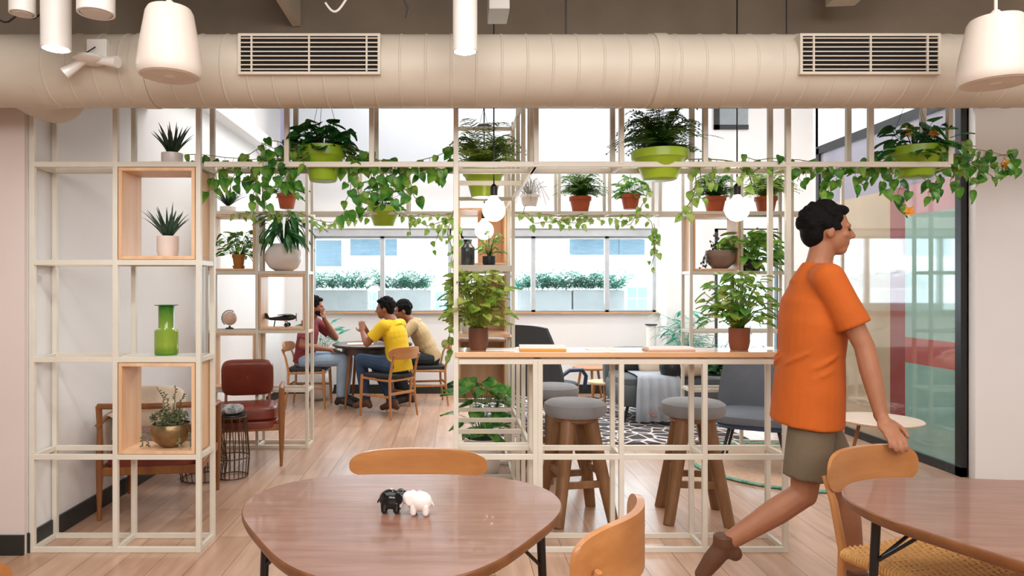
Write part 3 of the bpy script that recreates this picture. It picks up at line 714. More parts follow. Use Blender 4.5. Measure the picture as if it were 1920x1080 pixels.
# ================================================================= LEATHER ARMCHAIRS
def armchair(label, loc, rz, back='cushion', W=.29):
    t = thing('leather_armchair', label, 'armchair', loc, rz); wl = MT['walnutleg']
    for s in (-1, 1):
        MB().tube([(s*W, .30, .60), (s*W, .295, .40), (s*W, .28, .0)], [.019, .022, .011], 14).build('leg', wl, t)
        MB().tube([(s*W, -.28, 0), (s*W, -.27, .3), (s*W, -.27, .57)], [.011, .021, .016], 14).build('leg', wl, t)
        MB().tube([(s*W, .315, .605), (s*W, .1, .612), (s*(W+.005), -.15, .60), (s*W, -.30, .575)], [.019, .018, .017, .016], 14, flat=.8).build('armrest', wl, t)
        MB().bar((s*(W-.005), .29, .31), (s*(W-.005), -.27, .29), .02, .05).build('side_rail', wl, t, bevel=.005)
        if back == 'cushion': MB().tube([(s*.18, -.27, .28), (s*.18, -.36, .62), (s*.18, -.38, .74)], .012, 10).build('back_post', wl, t)
        else: MB().tube([(s*W, -.27, .56), (s*W*.98, -.30, .69)], [.016, .019], 12).build('back_post', wl, t)
    MB().bar((-W, .29, .31), (W, .29, .31), .02, .05).build('front_rail', wl, t, bevel=.005)
    MB().bar((-W, -.27, .29), (W, -.27, .29), .02, .05).build('back_rail', wl, t, bevel=.005)
    MB().ell((0, .02, .335), (.275, .30, .035), e=.3, n=40, k=10).build('seat_sling', MT['leather'], t)
    MB().ell((0, .03, .405), (.265, .295, .062), e=.38, n=44, k=14, M=Matrix.Rotation(R(3), 3, 'X')).build('seat_cushion', MT['leather'], t)
    Mx = Matrix.Rotation(R(-14), 3, 'X')
    if back == 'rail':
        b = MB().tube([(-W, -.30, .69), (0, -.33, .69), (W, -.30, .69)], .018, 14); r_ = b.build('top_rail', wl, t)
        for x in (-.12, .13): MB().tube([(x-.035, -.326, .69), (x+.035, -.326, .69)], .024, 14).build('cord_binding', MT['cream'], r_)
        return t
    b = MB().ell((0, -.29, .635), (.215, .052, .155), e=.38, n=44, k=16, M=Mx); c = b.build('back_cushion', MT['leather'], t)
    MB().ell((0, -.238, .64), (.012, .007, .012), n=12, k=6).build('button', MT['leather'], c)
    return t
armchair('brown leather armchair standing by the second rack, its empty seat facing us', (-1.72, 5.66, 0), R(193))
ac = armchair('brown leather armchair with a cream pillow, seen through the left rack', (-1.90, 4.49, 0), R(8), 'rail')
t = thing('throw_pillow', 'cream pillow leaning in the armchair behind the brass bowl', 'pillow', (-1.90, 4.34, .66))
MB().ell((0, 0, 0), (.20, .06, .13), e=.5, n=40, k=14, M=Matrix.Rotation(R(-10), 3, 'X')).build('pillow_cover', MT['cream'], t)
t = thing('woven_throw', 'white knotted throw hung over the near armchair arm', 'throw', (-2.15, 4.42, .34))
b = MB()
for i in range(14):
    y = -.12+.24*i/13; b.tube([(-.02, y, 0), (-.03, y+.01, .15), (-.025, y, .255), (0, y, .272), (.03, y, .255), (.03, y-.01, .12)], .009, 6)
b.build('tassels', MT['cream'], t)
# wire basket table
def wire_table(label, x, y, r, h):
    t = thing('wire_side_table', label, 'table', (x, y, 0)); n = 22
    b = MB()
    for zz, rr in ((.008, r*.9), (h*.33, r), (h-.01, r*.82)): b.tube([(rr*math.cos(2*PI*k/40), rr*math.sin(2*PI*k/40), zz) for k in range(41)], .005, 6)
    for k in range(n):
        a = 2*PI*k/n; c, s = math.cos(a), math.sin(a); a2 = a+(.12 if k % 2 else -.12)
        b.tube([(r*.9*c, r*.9*s, .008), (r*c, r*s, h*.33), (r*.82*math.cos(a2), r*.82*math.sin(a2), h-.01)], .0035, 6)
    b.build('wire_base', MT['wire'], t)
    MB().lathe([(0, h-.008), (r*.84, h-.008), (r*.86, h), (r*.84, h+.008), (0, h+.008)], 40).build('tabletop', MT['black'], t)
wire_table('bronze wire drum side table between the two leather armchairs, nearer one', -1.86, 5.10, .17, .36)
wire_table('bronze wire drum side table half hidden behind its twin', -1.66, 5.14, .125, .46)
tag(MB().ell((0, 0, 0), (.08, .08, .035), n=24, k=10, e=.7).build('trinket_bowl', mat('patterned_glaze', '#c9c9c6', .4, col2='#2d3038', scale=30), loc=(-1.66, 5.14, .503)), 'small black and white patterned bowl on the wire table', 'bowl')

# ================================================================= LOUNGE AREA
t = thing('patterned_rug', 'charcoal rug with a white branching line pattern under the lounge seats', 'rug', (1.45, 7.55, 0))
def rugmat():
    m, N, L, b = _new('rug_pattern'); b.inputs['Roughness'].default_value = .95
    tc = N.new('ShaderNodeTexCoord'); v = N.new('ShaderNodeTexVoronoi'); v.feature = 'DISTANCE_TO_EDGE'; v.inputs['Scale'].default_value = 6.5
    L.new(tc.outputs['Object'], v.inputs[0]); r = N.new('ShaderNodeValToRGB'); r.color_ramp.elements[0].position = .045; r.color_ramp.elements[1].position = .065
    r.color_ramp.elements[0].color = lin('#ddd6d2'); r.color_ramp.elements[1].color = lin('#4a4446'); L.new(v.outputs['Distance'], r.inputs[0]); L.new(r.outputs[0], b.inputs['Base Color']); return m
MB().box(-1.25, 1.25, -1.35, 1.3, 0, .012).build('rug_field', rugmat(), t, smooth=None, bevel=.003)
t = thing('round_rug', 'round pale rug edged in green braid on the right', 'rug', (2.62, 5.46, 0))
MB().lathe([(.72, .002), (.72, .01), (0, .01)], 72).build('rug_field', mat('jute', '#c9a58a', .95, var=.1, scale=40, bump=.3), t)
b = MB(); b.tube([(.735*math.cos(2*PI*k/72), .735*math.sin(2*PI*k/72), .012) for k in range(73)], .02, 8, flat=.55)
b.build('braided_edge', mat('green_braid', '#3f8a76', .9, var=.35, scale=45, col2='#8fb9a4'), t)
def shell(name, m, parent, W, H, n=16, curve=.12, tilt=12, z0=.40, y0=-.2, wing=.0, th=.02, round_=.5):
    b = MB(); A = []; B_ = []
    for i in range(n+1):
        u = -1+2*i/n
        for j in range(n+1):
            v = j/n; wdt = W*(1-.18*v*v)*(1-.0); hh = H*(1-round_*.25*abs(u)**4)
            x = u*wdt; z = z0+v*hh; y = y0-math.tan(R(tilt))*v*hh+curve*abs(u)**2.2+.03*math.sin(v*PI)
            A.append((x, y+th, z)); B_.append((x, y-th, z))
    k = len(A); q = n+1; fs = []
    for i in range(n):
        for j in range(n):
            a = i*q+j; fs += [(a, a+1, a+q+1, a+q), (k+a, k+a+q, k+a+q+1, k+a+1)]
        fs += [(i*q, i*q+q, k+i*q+q, k+i*q), (i*q+n, k+i*q+n, k+i*q+q+n, i*q+q+n)]
    for j in range(n): fs += [(j, k+j, k+j+1, j+1), (n*q+j, n*q+j+1, k+n*q+j+1, k+n*q+j)]
    b.add(A+B_, fs); return b.build(name, m, parent, smooth=50)
# high back charcoal chair
t = thing('lounge_chair', 'tall charcoal wing lounge chair with blue arms behind the counter', 'armchair', (xat(1010, 7.0), 7.15, 0), R(-42))
shell('backrest', MT['darkfab'], t, .46, .70, curve=.07, tilt=16, z0=.34, y0=-.25, round_=.15)
MB().ell((0, .06, .37), (.32, .33, .07), e=.4, n=36, k=12).build('seat', MT['darkfab'], t)
MB().ell((.0, .12, .46), (.2, .1, .05), e=.6, n=24, k=10).build('seat_pillow', mat('blue_cushion', '#6d8394', .9), t)
for s in (-1, 1):
    MB().tube([(s*.37, -.2, .5), (s*.39, .0, .58), (s*.4, .22, .57), (s*.4, .3, .50), (s*.38, .3, .36)], .02, 12).build('armrest', MT['blue'], t)
    for y in (-.24, .28): MB().tube([(s*.28, y, .33), (s*.36, y*1.2, 0)], [.016, .01], 10).build('leg', MT['black'], t)
# blue grey chair
t = thing('lounge_chair', 'slate grey shell lounge chair with black legs beside the walking man', 'armchair', (xat(1415, 5.6), 5.56, 0), R(152))
shell('backrest', MT['bluefab'], t, .30, .50, curve=.1, tilt=10, z0=.40, y0=-.16)
MB().ell((0, .08, .385), (.31, .30, .05), e=.5, n=36, k=12).build('seat', MT['bluefab'], t)
MB().ell((0, .08, .335), (.3, .29, .025), e=.5, n=36, k=8).build('seat_shell', MT['blue'], t)
for s in (-1, 1):
    for y in (-.14, .26): MB().tube([(s*.17, y, .33), (s*.25, y*1.3, 0)], [.014, .009], 10).build('leg', MT['black'], t)
# sofa
t = thing('sofa', 'grey sofa behind the counter with pillows and a pale throw', 'sofa', (2.28, 7.45, 0))
MB().ell((0, 0, .30), (.62, .40, .13), e=.25, n=48, k=14).build('seat_base', MT['sofafab'], t)
MB().ell((-.3, -.02, .43), (.3, .37, .06), e=.35, n=40, k=12).build('seat_cushion', MT['sofafab'], t)
MB().ell((.3, -.02, .43), (.3, .37, .06), e=.35, n=40, k=12).build('seat_cushion', MT['sofafab'], t)
MB().ell((0, .36, .50), (.62, .09, .24), e=.3, n=48, k=14).build('backrest', MT['sofafab'], t)
for s in (-1, 1): 
    for y in (-.28, .3): MB().tube([(s*.5, y, .2), (s*.55, y*1.1, 0)], [.018, .012], 10).build('leg', MT['black'], t)
def pillow(label, loc, size, m, rot=(0, 0, 0)):
    o = MB().ell((0, 0, 0), size, e=.5, n=36, k=14).build('throw_pillow', m, loc=loc, rot=rot); return tag(o, label, 'pillow')
pillow('black pillow at the left end of the grey sofa', (xat(1183, 7.55), 7.55, .60), (.14, .06, .12), MT['black'], (R(-12), 0, R(5)))
pillow('cream pillow on the grey sofa beside the black one', (xat(1222, 7.5), 7.48, .59), (.15, .06, .115), MT['cream'], (R(-12), 0, 0))
pillow('black pillow behind the bolster on the grey sofa', (xat(1262, 7.6), 7.62, .60), (.13, .06, .12), MT['black'], (R(-12), 0, R(-5)))
t = thing('bolster_cushion', 'cream bolster cushion with a black rounded end on the sofa', 'cushion', (xat(1275, 7.1), 7.12, .60), R(4))
b = MB().tube([(-.08, 0, 0), (.26, 0, 0)], .105, 24); b.build('bolster_body', MT['cream'], t, bevel=.02)
MB().ell((-.09, 0, -.015), (.115, .125, .13), n=28, k=14).build('bolster_end', MT['black'], t)
b = MB(); b.tube([(.1+.13*math.cos(a/10), -.01, .08+.07*math.sin(a/10)) for a in range(0, 32)], .022, 10); b.build('piping', MT['white'], t)
t = thing('throw_blanket', 'pale grey throw with orange stitching draped down the sofa front', 'blanket', (xat(1238, 6.95), 7.02, 0))
def cloth(W, pts, m, parent, folds=5, amp=.012):
    b = MB(); nx = 30; n = len(pts); vs = []
    for i in range(nx+1):
        u = i/nx
        for (y, z, k) in pts: vs.append(((u-.5)*W*(1+.15*k), y-amp*k*math.sin(u*folds*2*PI), z))
    fs = [(i*n+j, (i+1)*n+j, (i+1)*n+j+1, i*n+j+1) for i in range(nx) for j in range(n-1)]
    b.add(vs, fs); o = b.build('cloth', m, parent, smooth=60); s = o.modifiers.new('s', 'SOLIDIFY'); s.thickness = .008; return o
c = cloth(.40, [(.45, .51, 0), (.15, .515, .1), (.0, .51, .3), (-.03, .48, .6), (-.05, .38, 1), (-.06, .22, 1.3), (-.075, .06, 1.6)], MT['throw'], t)
b = MB()
for (x, z) in ((-.1, .15), (-.06, .12), (0, .2), (.08, .1), (.12, .22)): b.box(x-.03, x+.03, -.1, -.094, z, z+.01)
b.build('stitching', mat('orange_thread', '#d77a4a', .8), c, smooth=None)
def round_stool(label, x, y, r, h, m, nleg=3):
    t = thing('coffee_stool', label, 'table', (x, y, 0)); MB().lathe([(0, h-.03), (r*.95, h-.03), (r, h-.02), (r, h-.005), (r*.97, h), (0, h)], 40).build('tabletop', m, t)
    for k in range(nleg):
        a = 2*PI*k/nleg+.5; MB().tube([(r*.55*math.cos(a), r*.55*math.sin(a), h-.03), (r*.85*math.cos(a), r*.85*math.sin(a), 0)], [.018, .012], 12).build('leg', MT['oakz'], t)
round_stool('small round pale wood table on the patterned rug', xat(1130, 7.9), 7.9, .17, .34, MT['ply'])
round_stool('low round wood table against the back wall, right of the charcoal chair', xat(1108, 8.6), 8.65, .22, .42, MT['oak'])
t = thing('round_side_table', 'white round side table in front of the glass partition', 'table', (xat(1655, 5.15), 5.2, 0))
MB().lathe([(0, .395), (.26, .395), (.29, .405), (.297, .415), (.29, .42), (0, .42)], 56).build('tabletop', mat('pale_laminate', '#dcc3ad', .3), t)
for a in (30, 150, 270): MB().tube([(.12*math.cos(R(a)), .12*math.sin(R(a)), .395), (.2*math.cos(R(a)), .2*math.sin(R(a)), 0)], [.013, .009], 10).build('leg', MT['walnutleg'], t)
t = thing('table_lamp', 'white cylinder lamp with dark rim behind the counter', 'lamp', (xat(1223, 8.7), 8.75, 0))
MB().lathe([(0, .42), (.06, .42), (.06, .93), (.0, .93)], 28).build('lamp_shade', mat('lamp_white', '#f4eeea', .5), t)
MB().lathe([(0, .93), (.075, .93), (.075, .945), (0, .945)], 28).build('lamp_rim', MT['black'], t)
MB().lathe([(0, 0), (.11, 0), (.11, .015), (.02, .03), (.02, .42), (0, .42)], 24).build('base', MT['white'], t)

# ================================================================= THINGS ON THE COUNTER, SHELVES AND TABLE
ZC = 1.062
t = thing('book', 'orange bound book lying on the counter left of the middle', 'book', (xat(1018, 3.74), 3.76, ZC), R(-3))
MB().box(-.125, .125, -.055, .055, 0, .013).build('cover', MT['orangebook'], t, smooth=None, bevel=.002)
MB().box(-.125, .12, -.05, .05, .013, .028).build('pages', MT['paper'], t, smooth=None, bevel=.001)
t = thing('book', 'pale pink bound book lying on the counter near the right potted plant', 'book', (xat(1255, 3.74), 3.76, ZC), R(4))
MB().box(-.13, .13, -.055, .055, 0, .009).build('cover', MT['pinkbook'], t, smooth=None, bevel=.002)
MB().box(-.125, .125, -.05, .05, .009, .02).build('pages', MT['paper'], t, smooth=None, bevel=.001)
tag(MB().box(-.11, .11, -.06, .06, 0, .004).build('paper_sheet', MT['paper'], loc=(xat(948, 3.8), 3.79, ZC), smooth=None), 'white paper sheets on the counter beside the brown potted plant', 'paper')
tag(MB().box(-.09, .09, -.055, .055, 0, .003).build('paper_sheet', MT['paper'], loc=(xat(1130, 3.8), 3.79, ZC), smooth=None), 'white paper sheets in the middle of the counter between the two books', 'paper')
# vase
gm, N, L, bb = _new('green_vase_glass'); tc = N.new('ShaderNodeTexCoord'); sx = N.new('ShaderNodeSeparateXYZ'); L.new(tc.outputs['Object'], sx.inputs[0])
r = N.new('ShaderNodeValToRGB'); e_ = r.color_ramp.elements; e_[0].position = .0; e_[0].color = lin('#5f9a1c'); e_[1].position = .27; e_[1].color = lin('#1f8a1a'); k_ = e_.new(.05); k_.color = lin('#b3cf4e'); k_ = e_.new(.15); k_.color = lin('#a8c850')
L.new(sx.outputs['Z'], r.inputs[0]); L.new(r.outputs[0], bb.inputs['Base Color']); bb.inputs['Roughness'].default_value = .06; bb.inputs['Transmission Weight'].default_value = .55
vz = MB().lathe([(0, 0), (.058, 0), (.061, .004), (.061, .128), (.055, .136), (.043, .138), (.041, .145), (.041, .262), (.062, .268), (.062, .271), (.037, .272), (.037, .15), (.053, .128), (.055, .02), (0, .02)], 44)
vz = tag(vz.build('glass_vase', gm, loc=(xat(312, 3.78), 3.78, LV[2]+.018)), 'tall green glass vase with a flared rim on the left rack', 'vase')
for (xx, yy, zz) in ((0, 0, 0),):
    tag(MB().box(xl[1]+.02, xl[2]-.02, Y1+.015, Y2-.015, LV[2]+.01, LV[2]+.017).build('glass_shelf', mat('frosted_shelf', '#d5d3c4', .2), smooth=None), 'thin pale shelf plate under the green vase', 'shelf')
# globe
t = thing('desk_globe', 'small cream desk globe on a dark stand in the far left rack', 'globe', (xat(430, 6.15), 6.16, LV[2]+.016))
mapm = mat('globe_map', '#e5cbb8', .4, col2='#c99a86', scale=9)
MB().ell((0, 0, .095), (.062, .062, .062), n=32, k=20).build('sphere', mapm, t)
MB().tube([(.07*math.cos(a/10-.35), 0, .095+.07*math.sin(a/10-.35)) for a in range(14, 45)][::1], .004, 6).build('meridian_ring', MT['black'], t)
MB().lathe([(0, 0), (.04, 0), (.035, .01), (.008, .018), (.008, .03), (0, .03)], 24).build('stand', MT['black'], t)
# airplane
t = thing('model_airplane', 'dark model propeller airplane in the wooden box', 'model airplane', (xat(528, 6.15), 6.16, LV[2]+.036))
dm = mat('painted_tin', '#2a2624', .4, var=.2); rm = mat('red_tin', '#7c2f22', .4)
b = MB().tube([(-.14, 0, .075), (-.1, 0, .07), (0, 0, .075), (.06, 0, .08), (.1, 0, .085), (.125, 0, .085)], [.004, .012, .022, .026, .024, .012], 16); b.build('fuselage', dm, t)
MB().box(-.0, .06, -.11, .11, .06, .066).build('lower_wing', rm, t, smooth=None, bevel=.002)
MB().box(-.01, .065, -.12, .12, .105, .111).build('upper_wing', dm, t, smooth=None, bevel=.002)
MB().box(-.15, -.11, -.05, .05, .078, .082).build('tail_plane', dm, t, smooth=None)
MB().add([(-.15, -.002, .08), (-.11, -.002, .08), (-.13, -.002, .12), (-.155, -.002, .12), (-.15, .002, .08), (-.11, .002, .08), (-.13, .002, .12), (-.155, .002, .12)], [(0, 1, 2, 3), (4, 7, 6, 5), (0, 4, 5, 1), (1, 5, 6, 2), (2, 6, 7, 3), (3, 7, 4, 0)]).build('tail_fin', dm, t, smooth=None)
for s in (-1, 1):
    MB().lathe([(0, -.006), (.018, -.006), (.018, .006), (0, .006)], 18, (.05, s*.045, .018), M=Matrix.Rotation(R(90), 3, 'X')).build('wheel', MT['black'], t)
    MB().tube([(.03, s*.02, .06), (.05, s*.045, .02)], .004, 6).build('strut', MT['black'], t)
MB().tube([(-.06, 0, .06), (-.07, 0, 0)], .005, 6).build('tail_strut', MT['black'], t)
MB().bar((.128, 0, .05), (.128, 0, .12), .006, .012).build('propeller', rm, t)
# elephants
def elephant(label, x, y, m, rz, trunk_up, s=1.0):
    t = thing('elephant_shaker', label, 'shaker', (x, y, .742), rz); t.scale = (.86,)*3
    b = MB(); b.ell((-.008, 0, .043), (.04, .031, .034), n=24, k=14); b.ell((.032, 0, .052), (.023, .022, .024), n=20, k=12)
    for sx_ in (-.028, .014):
        for sy in (-.016, .016): b.cap((sx_, sy, .03), (sx_, sy, .009), .0125, .0115)
    pts = [(.046, 0, .05), (.056, 0, .036), (.06, 0, .022), (.066, 0, .016), (.073, 0, .018)] if not trunk_up else [(.046, 0, .05), (.056, 0, .038), (.06, 0, .026), (.064, 0, .02)]
    b.tube(pts, [.012, .0095, .0075, .006, .005][:len(pts)], 12)
    b.tube([(-.046, 0, .045), (-.052, 0, .035), (-.053, 0, .028)], [.003, .003, .0025], 8)
    blob('elephant_body', b, m, t, voxel=.0022, smooth=5)
    for sy in (-1, 1):
        MB().ell((.022, sy*.026, .053), (.017, .0035, .02), n=20, k=10, M=Matrix.Rotation(R(sy*18), 3, 'Z')).build('ear', m, t)
    MB().lathe([(0, 0), (.0035, 0), (.003, .003), (0, .003)], 12, (-.005, 0, .0765)).build('shaker_holes', MT['grey'], t)
elephant('glossy black ceramic elephant shaker on the near table', xat(737, 2.04), 2.04, mat('black_glaze', '#131415', .12), R(-4), False)
elephant('glossy white ceramic elephant shaker touching the black one', xat(784, 2.02), 2.02, mat('white_glaze', '#eadfd8', .12), R(172), True)
# ================================================================= PLANTS
def pot(kind, r, h, mat_, parent, saucer=False, soil=True, rim=True):
    """r = rim radius, base at z=0"""
    if kind == 'flower': prof = [(0, 0), (r*.68, 0), (r*.70, .004), (r*.9, h*.72), (r*.9, h*.74), (r, h*.75), (r, h), (r*.93, h), (r*.9, h*.93), (0, h*.92)]
    elif kind == 'cyl': prof = [(0, 0), (r*.86, 0), (r*.9, .006), (r, h*.3), (r, h), (r*.93, h), (r*.92, h*.92), (0, h*.91)]
    elif kind == 'hang': prof = [(0, 0), (r*.56, 0), (r*.6, .004), (r*.72, h*.34), (r*.74, h*.37), (r*.9, h*.66), (r*.93, h*.68), (r, h*.72), (r*1.02, h), (r*.96, h), (r*.92, h*.9), (0, h*.88)]
    elif kind == 'bowl': prof = [(0, 0), (r*.42, 0), (r*.5, .006), (r*.85, h*.3), (r, h*.62), (r*.99, h*.85), (r*.93, h), (r*.88, h), (r*.9, h*.88), (0, h*.86)]
    elif kind == 'sphere': prof = [(0, 0), (r*.45, 0), (r*.75, h*.12), (r*.95, h*.33), (r, h*.5), (r*.93, h*.72), (r*.75, h*.9), (r*.6, h), (r*.54, h), (r*.55, h*.93), (0, h*.9)]
    p = MB().lathe(prof, 40).build('pot', mat_, parent)
    if soil: MB().lathe([(0, h*.94), (r*.5, h*.935), (r*(.5 if kind == 'sphere' else .88), h*.925), (0, h*.9)], 28).build('soil', MT['soil'], parent)
    if saucer: MB().lathe([(0, -.012), (r*.8, -.012), (r*.92, .008), (r*.92, .014), (r*.8, .012), (0, .001)], 36).build('saucer', mat_, parent)
    return p
def aloe(n, L, z, r0=.012, spread=.75):
    b = MB()
    for i in range(n):
        a = i*2.4+rnd(-.2, .2); s_ = spread*(i/n)**.7+.05; l = L*(rnd(.75, 1.05))*(1-.25*(i/n)); c, s = math.cos(a), math.sin(a); pts = []; 
        for k in range(7):
            t = k/6; out = s_*l*t*(1+.35*t); up = l*t*(1-.3*s_*t); pts.append((c*(out+.012), s*(out+.012), z+up))
        b.tube(pts, [.2*r0, r0*.95, r0, r0*.85, r0*.6, r0*.35, .0006], 6, flat=.5)
    return b
def fern(n, L, z, leafL=.03, w=.008, upright=.8, x=0, y=0):
    b = MB()
    for i in range(n):
        a = rnd(0, 2*PI); l = L*rnd(.65, 1.1); u = rnd(.35, 1.2)*upright; c, s = math.cos(a), math.sin(a); pts = []; N_ = 14
        for k in range(N_+1):
            t = k/N_; out = l*t*(.55+.25*t)*(1.25-u*.5); up = l*u*t*(1.15-.8*t*t*(1.3-u*.5)); pts.append(Vector((x+c*out, y+s*out, z+up)))
        b.tube(pts, .0014, 3, cap=False)
        for k in range(2, N_+1):
            d = (pts[k]-pts[k-1]).normalized(); sd = d.cross(Vector((0, 0, 1))).normalized(); q = math.sin(PI*min(1, (k+2)/(N_+3)))
            for sg in (-1, 1): b.leaf(pts[k], d*.45+sd*sg+Vector((0, 0, rnd(-.15, .15))), Vector((0, 0, 1))+d*.2, leafL*(.35+q*.75), w, 'lance', droop=.15)
    return b
def bush(n, R_, H_, z, leafL, kind='heart', x=0, y=0, ratio=.75, low=.15, stems=True, hang=.2):
    b = MB()
    for i in range(n):
        a = i*2.39996+rnd(-.3, .3); f = rnd(0, 1)**.6; hh = H_*(low+(1-low)*rnd(0, 1)); rr = R_*f*math.sqrt(max(.05, 1-(hh/H_-.45)**2*1.6))
        p = Vector((x+rr*math.cos(a), y+rr*math.sin(a), z+hh)); base = Vector((x+.2*rr*math.cos(a)*.5, y+.2*rr*math.sin(a)*.5, z))
        if stems:
            m = (base+p)/2+Vector((0, 0, H_*.12)); b.tube([base, m, p], .0018, 4, cap=False)
        o = Vector((math.cos(a), math.sin(a), rnd(-.6, .25))); L = leafL*rnd(.7, 1.15)
        b.leaf(p, o+Vector((rnd(-.4, .4), rnd(-.4, .4), 0)), Vector((rnd(-.5, .5)+.4*math.cos(a), rnd(-.8, .2)+.3*math.sin(a), 1)), L, L*ratio, kind, droop=hang)
    return b
def vine(b, pts, step=.045, leafL=.055, r=.0022, jitter=.03, ratio=.78, drop=.35, sb=None):
    pts = [Vector(p) for p in pts]; P = []
    for i in range(len(pts)-1):
        n = max(2, int((pts[i+1]-pts[i]).length/.025))
        for k in range(n): P.append(pts[i].lerp(pts[i+1], k/n)+Vector((0, rnd(-.004, .004), rnd(-.005, .005))))
    P.append(pts[-1])
    for _ in range(2): P = [P[0]]+[(P[i-1]+P[i]*2+P[i+1])/4 for i in range(1, len(P)-1)]+[P[-1]]
    (sb or b).tube(P, r, 5, cap=False); acc = 0; sg = 1
    for i in range(1, len(P)):
        acc += (P[i]-P[i-1]).length
        if acc > step:
            acc = 0; sg = -sg; d = (P[i]-P[i-1]).normalized(); sd = d.cross(Vector((0, 1, 0))).normalized()
            q = P[i]+sd*sg*rnd(.2, 1)*jitter+Vector((rnd(-.3, .3)*jitter, rnd(-1, 1)*jitter, -rnd(0, .8)*jitter))
            (sb or b).tube([P[i], q], r*.6, 4, cap=False); L = leafL*rnd(.7, 1.2)
            b.leaf(q, Vector((rnd(-.6, .6), rnd(-.5, .5), -drop-rnd(0, 1))), Vector((rnd(-.5, .5), -1, rnd(-.2, .6))), L, L*ratio, 'heart', droop=.15)
def plant(name, label, cat, loc, rz=0, group=None): return thing(name, label, cat, loc, rz, group)

# aloes
random.seed(11)
t = plant('potted_succulent', 'spiky dark aloe in a white pot on top of the left rack', 'plant', (xat(323, 3.78), 3.78, LV[4]+.0165))
MB().box(-.075, .075, -.09, .09, -.0015, .003).build('tray', MT['rack'], t, smooth=None); pot('cyl', .056, .062, MT['ceramic'], t); aloe(24, .20, .052, .009, .62).build('foliage', MT['aloe'], t)
t = plant('potted_succulent', 'spiky dark aloe in a pale pink pot inside the upper left wooden box', 'plant', (xat(315, 3.78), 3.78, LV[3]+.035))
pot('cyl', .057, .112, MT['pinkpot'], t); aloe(26, .20, .1, .009, .6).build('foliage', MT['aloe'], t)
t = plant('potted_succulent', 'small spiky grey succulent on top of the second rack, beside the front rack', 'plant', (xat(427, 6.15), 6.16, LV[4]+.015))
MB().box(-.09, .09, -.10, .10, -.0, .004).build('tray', MT['rack'], t, smooth=None); pot('cyl', .07, .05, MT['ceramic'], t); aloe(30, .19, .06, .008, .9).build('foliage', MT['aloe'], t)
# brass bowl
random.seed(5)
t = plant('bowl_planter', 'aged brass bowl with wiry dark foliage in the low wooden box', 'plant', (xat(322, 3.78), 3.775, LV[1]+.035))
pot('bowl', .108, .125, MT['brass'], t)
b = MB()
for i in range(34):
    a = rnd(0, 2*PI); rr = rnd(.03, .15); h = rnd(.02, .09); up = [Vector((.3*rr*math.cos(a), .25*rr*math.sin(a), .11)), Vector((rr*.7*math.cos(a), .5*rr*math.sin(a), .12+h)), Vector((rr*math.cos(a), .6*rr*math.sin(a), .10+h*rnd(-.3, .9)))]
    b.tube(up, .0014, 4, cap=False)
    for k in range(16):
        q = up[1].lerp(up[2], k/15) if k > 6 else up[0].lerp(up[1], k/6)
        b.leaf(q, Vector((rnd(-1, 1), rnd(-1, 1), rnd(-.3, .6))), Vector((rnd(-1, 1), -1, rnd(-.5, 1))), .017, .010, 'oval')
for (x, l) in ((-.045, .25), (-.02, .22), (.02, .26), (.05, .21)):
    p0 = Vector((x*.5, 0, .11)); p1 = Vector((x, .0, .11+l*.6)); p2 = Vector((x*1.6-.01, 0, .11+l*.85)); b.tube([p0, p1, p2], .0016, 4, cap=False)
    for k in range(20): b.leaf(p0.lerp(p1, k/15) if k < 15 else p1.lerp(p2, (k-15)/5), Vector((rnd(-1, 1), rnd(-.6, .6), .3)), Vector((0, -1, .3)), .016, .009, 'oval')
for x in (-.12, .13, -.09, .07): 
    pts = [Vector((x*.8, -.05, .12)), Vector((x, -.075, .09)), Vector((x*1.02, -.08, .02))]; b.tube(pts, .0013, 4, cap=False)
    for k in range(9): b.leaf(pts[1].lerp(pts[2], k/8), Vector((rnd(-1, 1), -.3, -.3)), Vector((0, -1, .3)), .016, .010, 'oval')
b.build('foliage', MT['herb'], t)

# hanging green pots
def hang_wires(t, r, z0, z1, n=3):
    b = MB()
    for k in range(n):
        a = 2*PI*k/n+.5; b.tube([(r*math.cos(a), r*math.sin(a), z0), (0, 0, z0+(z1-z0)*.7)], .0013, 4)
    b.tube([(0, 0, z0+(z1-z0)*.7), (0, 0, z1)], .0016, 4); b.build('hanging_wire', MT['black'], t)
Y0 = 3.79
